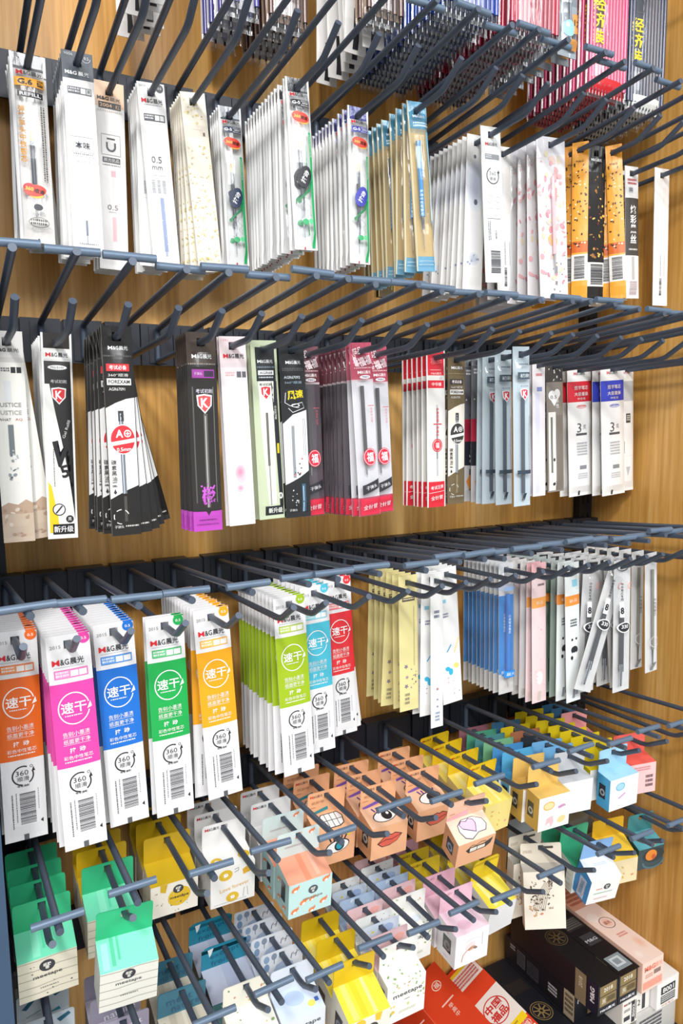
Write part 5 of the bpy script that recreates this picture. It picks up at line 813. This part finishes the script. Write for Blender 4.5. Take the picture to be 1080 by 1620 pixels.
emblem = lambda x, y, r, c: [O(x, y, r, r * .07, c, 0, 360, 2), O(x, y, r * .8, r * .05, c, 0, 360, 2)] + [LINE([(x + r * .2 * math.cos(k * .785 + .39), y + r * .2 * math.sin(k * .785 + .39)), (x + r * .72 * math.cos(k * .785 + .39), y + r * .72 * math.sin(k * .785 + .39))], r * .13, c, 2) for k in range(8)] + [E(x, y, r * .3, r * .3, c, 0, 3), E(x, y, r * .14, r * .14, '#15171f', 0, 4)]
GD = '#8a7448'; NV = '#15171f'
shelfbox('low black carton with gold round emblem beside the red cartons', (.6135, -.19, .478), (.652, -.02, .520), NV, top=[emblem(19, 96, 15, GD), R(4, 40, 34, 60, '#2a2524', 1), R(0, 152, 38, 162, '#b9ae94', 2), R(0, 162, 38, 170, '#1f2a44', 2), T('M&G', 14, 166, 5, '#e9e9ee', 16, 0, .03)], front=[R(4, 4, 34, 20, GD, 1), T('M&G', 14, 30, 7, '#e9e9ee', 16, 0, .03)])
shelfbox('black carton hidden under the upper black cartons and white ones', (.6535, -.175, .478), (.7285, -.02, .520), NV, front=[R(4, 4, 70, 20, GD, 1)])
shelfbox('plain grey carton under the boxed white refills by the side panel', (.7300, -.185, .478), (.808, -.02, .520), '#c9c6c0', front=[MICRO(6, 8, 50, 30, '#55565c', 4)])
shelfbox('black carton with white small print on its side', (.6555, -.150, .5205), (.699, -.02, .556), NV, left=[R(24, 6, 40, 28, '#55585e', 2), MICRO(25, 8, 39, 27, '#14161c', 6), R(44, 8, 66, 29, '#44474e', 2), MICRO(45, 9, 65, 28, '#14161c', 6), MICRO(10, 6, 20, 14, '#9aa0a8', 2), MICRO(84, 12, 100, 26, '#c9ccd2', 3), R(112, 0, 130, 36, '#b3a98e', 2), MICRO(114, 4, 128, 32, '#4a4436', 4)], top=[R(0, 116, 44, 130, '#b3a98e', 1)], front=[T('M&G', 15, 9, 6, '#e9e9ee', 20, 0, .03), R(24, 14, 42, 34, GD, 1)])
shelfbox('white carton with upright black number panel under the black ones', (.7005, -.187, .5205), (.7285, -.03, .556), '#ece8e0', front=[MG(10, 5, 15, '#33343a'), R(17, 4, 23, 34, '#26272c', 2), T('8002', 20, 18, 3.6, '#f0ece4', 18, -90, .02), MICRO(3, 12, 14, 16, '#6a6a6e', 2), R(3, 22, 14, 28, '#33343a', 2), MICRO(24, 5, 27, 32, '#33343a', 1, 1)])
shelfbox('white carton with black number panels by the side panel', (.7620, -.190, .5205), (.8050, -.03, .5585), '#f0eeea', front=[R(8, 8, 36, 19, '#2b2c30', 2), T('8001', 22, 13.5, 7, '#f2f0ec', 22, 0, .02), R(8, 21, 36, 32, '#3a3b40', 2), MICRO(9, 22, 35, 31, '#d8d6d2', 3), T('中性笔芯', 22, 35, 3, '#d88a70', 24)], top=[T('晨光', 22, 130, 5, '#d8d4d0', 12)])
shelfbox('small white carton wedged between the two number panel cartons', (.7300, -.180, .5205), (.7605, -.03, .5570), '#e9e5de', front=[T('2', 10, 22, 8, '#33343a', 5), R(16, 4, 22, 34, '#33343a', 2)])
up_top = lambda k: [R(0, 0, 35, 160, '#17171c', 1), emblem(17, 70, 15, '#5a4c34') if k else [R(3, 50, 32, 72, '#2c2a2c', 2), MICRO(4, 52, 31, 70, '#6a6660', 5), R(8, 84, 30, 104, '#3a3a3e', 2), T('M&G', 18, 96, 5, '#b9bac0', 20, 0, .02), R(5, 128, 31, 152, '#8a949a', 2), R(9, 132, 26, 147, '#c9cfd2', 3), R(12, 135, 22, 144, '#8a949a', 4)]]
for k, (x0, x1, lb) in enumerate([(.6915, .7265, 'upper black carton with sticker and gold 2018 end beside the peach one'), (.6555, .6905, 'upper black carton with gold 2018 end and dim round emblem')]):
    shelfbox(lb, (x0, -.187, .5568), (x1, -.03, .5985), NV, top=up_top(k), front=[R(3, 3, 32, 17, GD, 1), T('2018', 17, 9.6, 5.4, '#efe6d0', 16, 0, .02), R(3, 18, 32, 31, GD, 1), T('黑', 10, 24.4, 7, '#efe6d0'), MICRO(16, 21, 30, 28, '#3a3222', 3), T('M&G晨光', 17, 36.5, 4, '#e9e9ee', 26, 0, .02)], left=[R(120, 0, 138, 42, '#8a7d62', 2), T('2018', 129, 14, 6, '#efe6d0', 14, -90), R(140, 0, 156, 42, '#1a2234', 2), T('M&G', 148, 18, 7, '#e9e9ee', 20, -90, .03)])
shelfbox('peach pink carton with round stamp against the wooden side panel', (.7290, -.192, .5600), (.7690, -.012, .6020), '#f0c4ae', endcol='#f2d0c0', top=[R(0, 0, 40, 66, '#d89a80', 1), MICRO(4, 14, 34, 60, '#b46a50', 6), R(0, 66, 40, 180, '#f4d8ca', 1), E(12, 88, 9, 9, '#f6e4da', 0, 2), O(22, 104, 11, 1, '#7a5a52', 0, 360, 3), SOFT(22, 104, 9, 9, '#eda88c', '#f4d8ca', 0, 5, 1.2), T('晨光', 22, 104, 6, '#7a4a40', 11), MICRO(14, 126, 30, 134, '#e08a78', 2), SOFT(30, 150, 8, 14, '#f0bca4', '#f4d8ca', 0, 5, 1.2), SOFT(10, 165, 8, 9, '#f8e6de', '#f4d8ca', 0, 5, 1.2)], front=[T('M&G', 14, 10, 7, '#e87a60', 20, 0, .03), T('晨光', 31, 10, 7, '#efa894', 14), MICRO(6, 18, 20, 24, '#d8a494', 2), R(22, 16, 35, 22, '#8a7468', 2), R(2, 28, 38, 38, '#ec9c86', 2)])
# ------------------------------------------------------------------ hook labels
for r in HOOKS:
    xs = HOOKS[r]
    for i, x in enumerate(xs):
        d = CARRY.get((r, round(x, 3)))
        n = len(xs) - i
        if d and list(CARRY.values()).count(d) > 1: d += ' on the %s rail' % NTH[r]
        HOOK_OBJ[(r, round(x, 3))]['label'] = ('grey wire hook carrying %s' % d) if d else 'bare grey wire hook, %s from the side panel on the %s rail' % ((ORD + ['nineteenth', 'twentieth', 'twenty-first', 'twenty-second', 'twenty-third'])[n] if n > 1 else 'first', NTH[r])
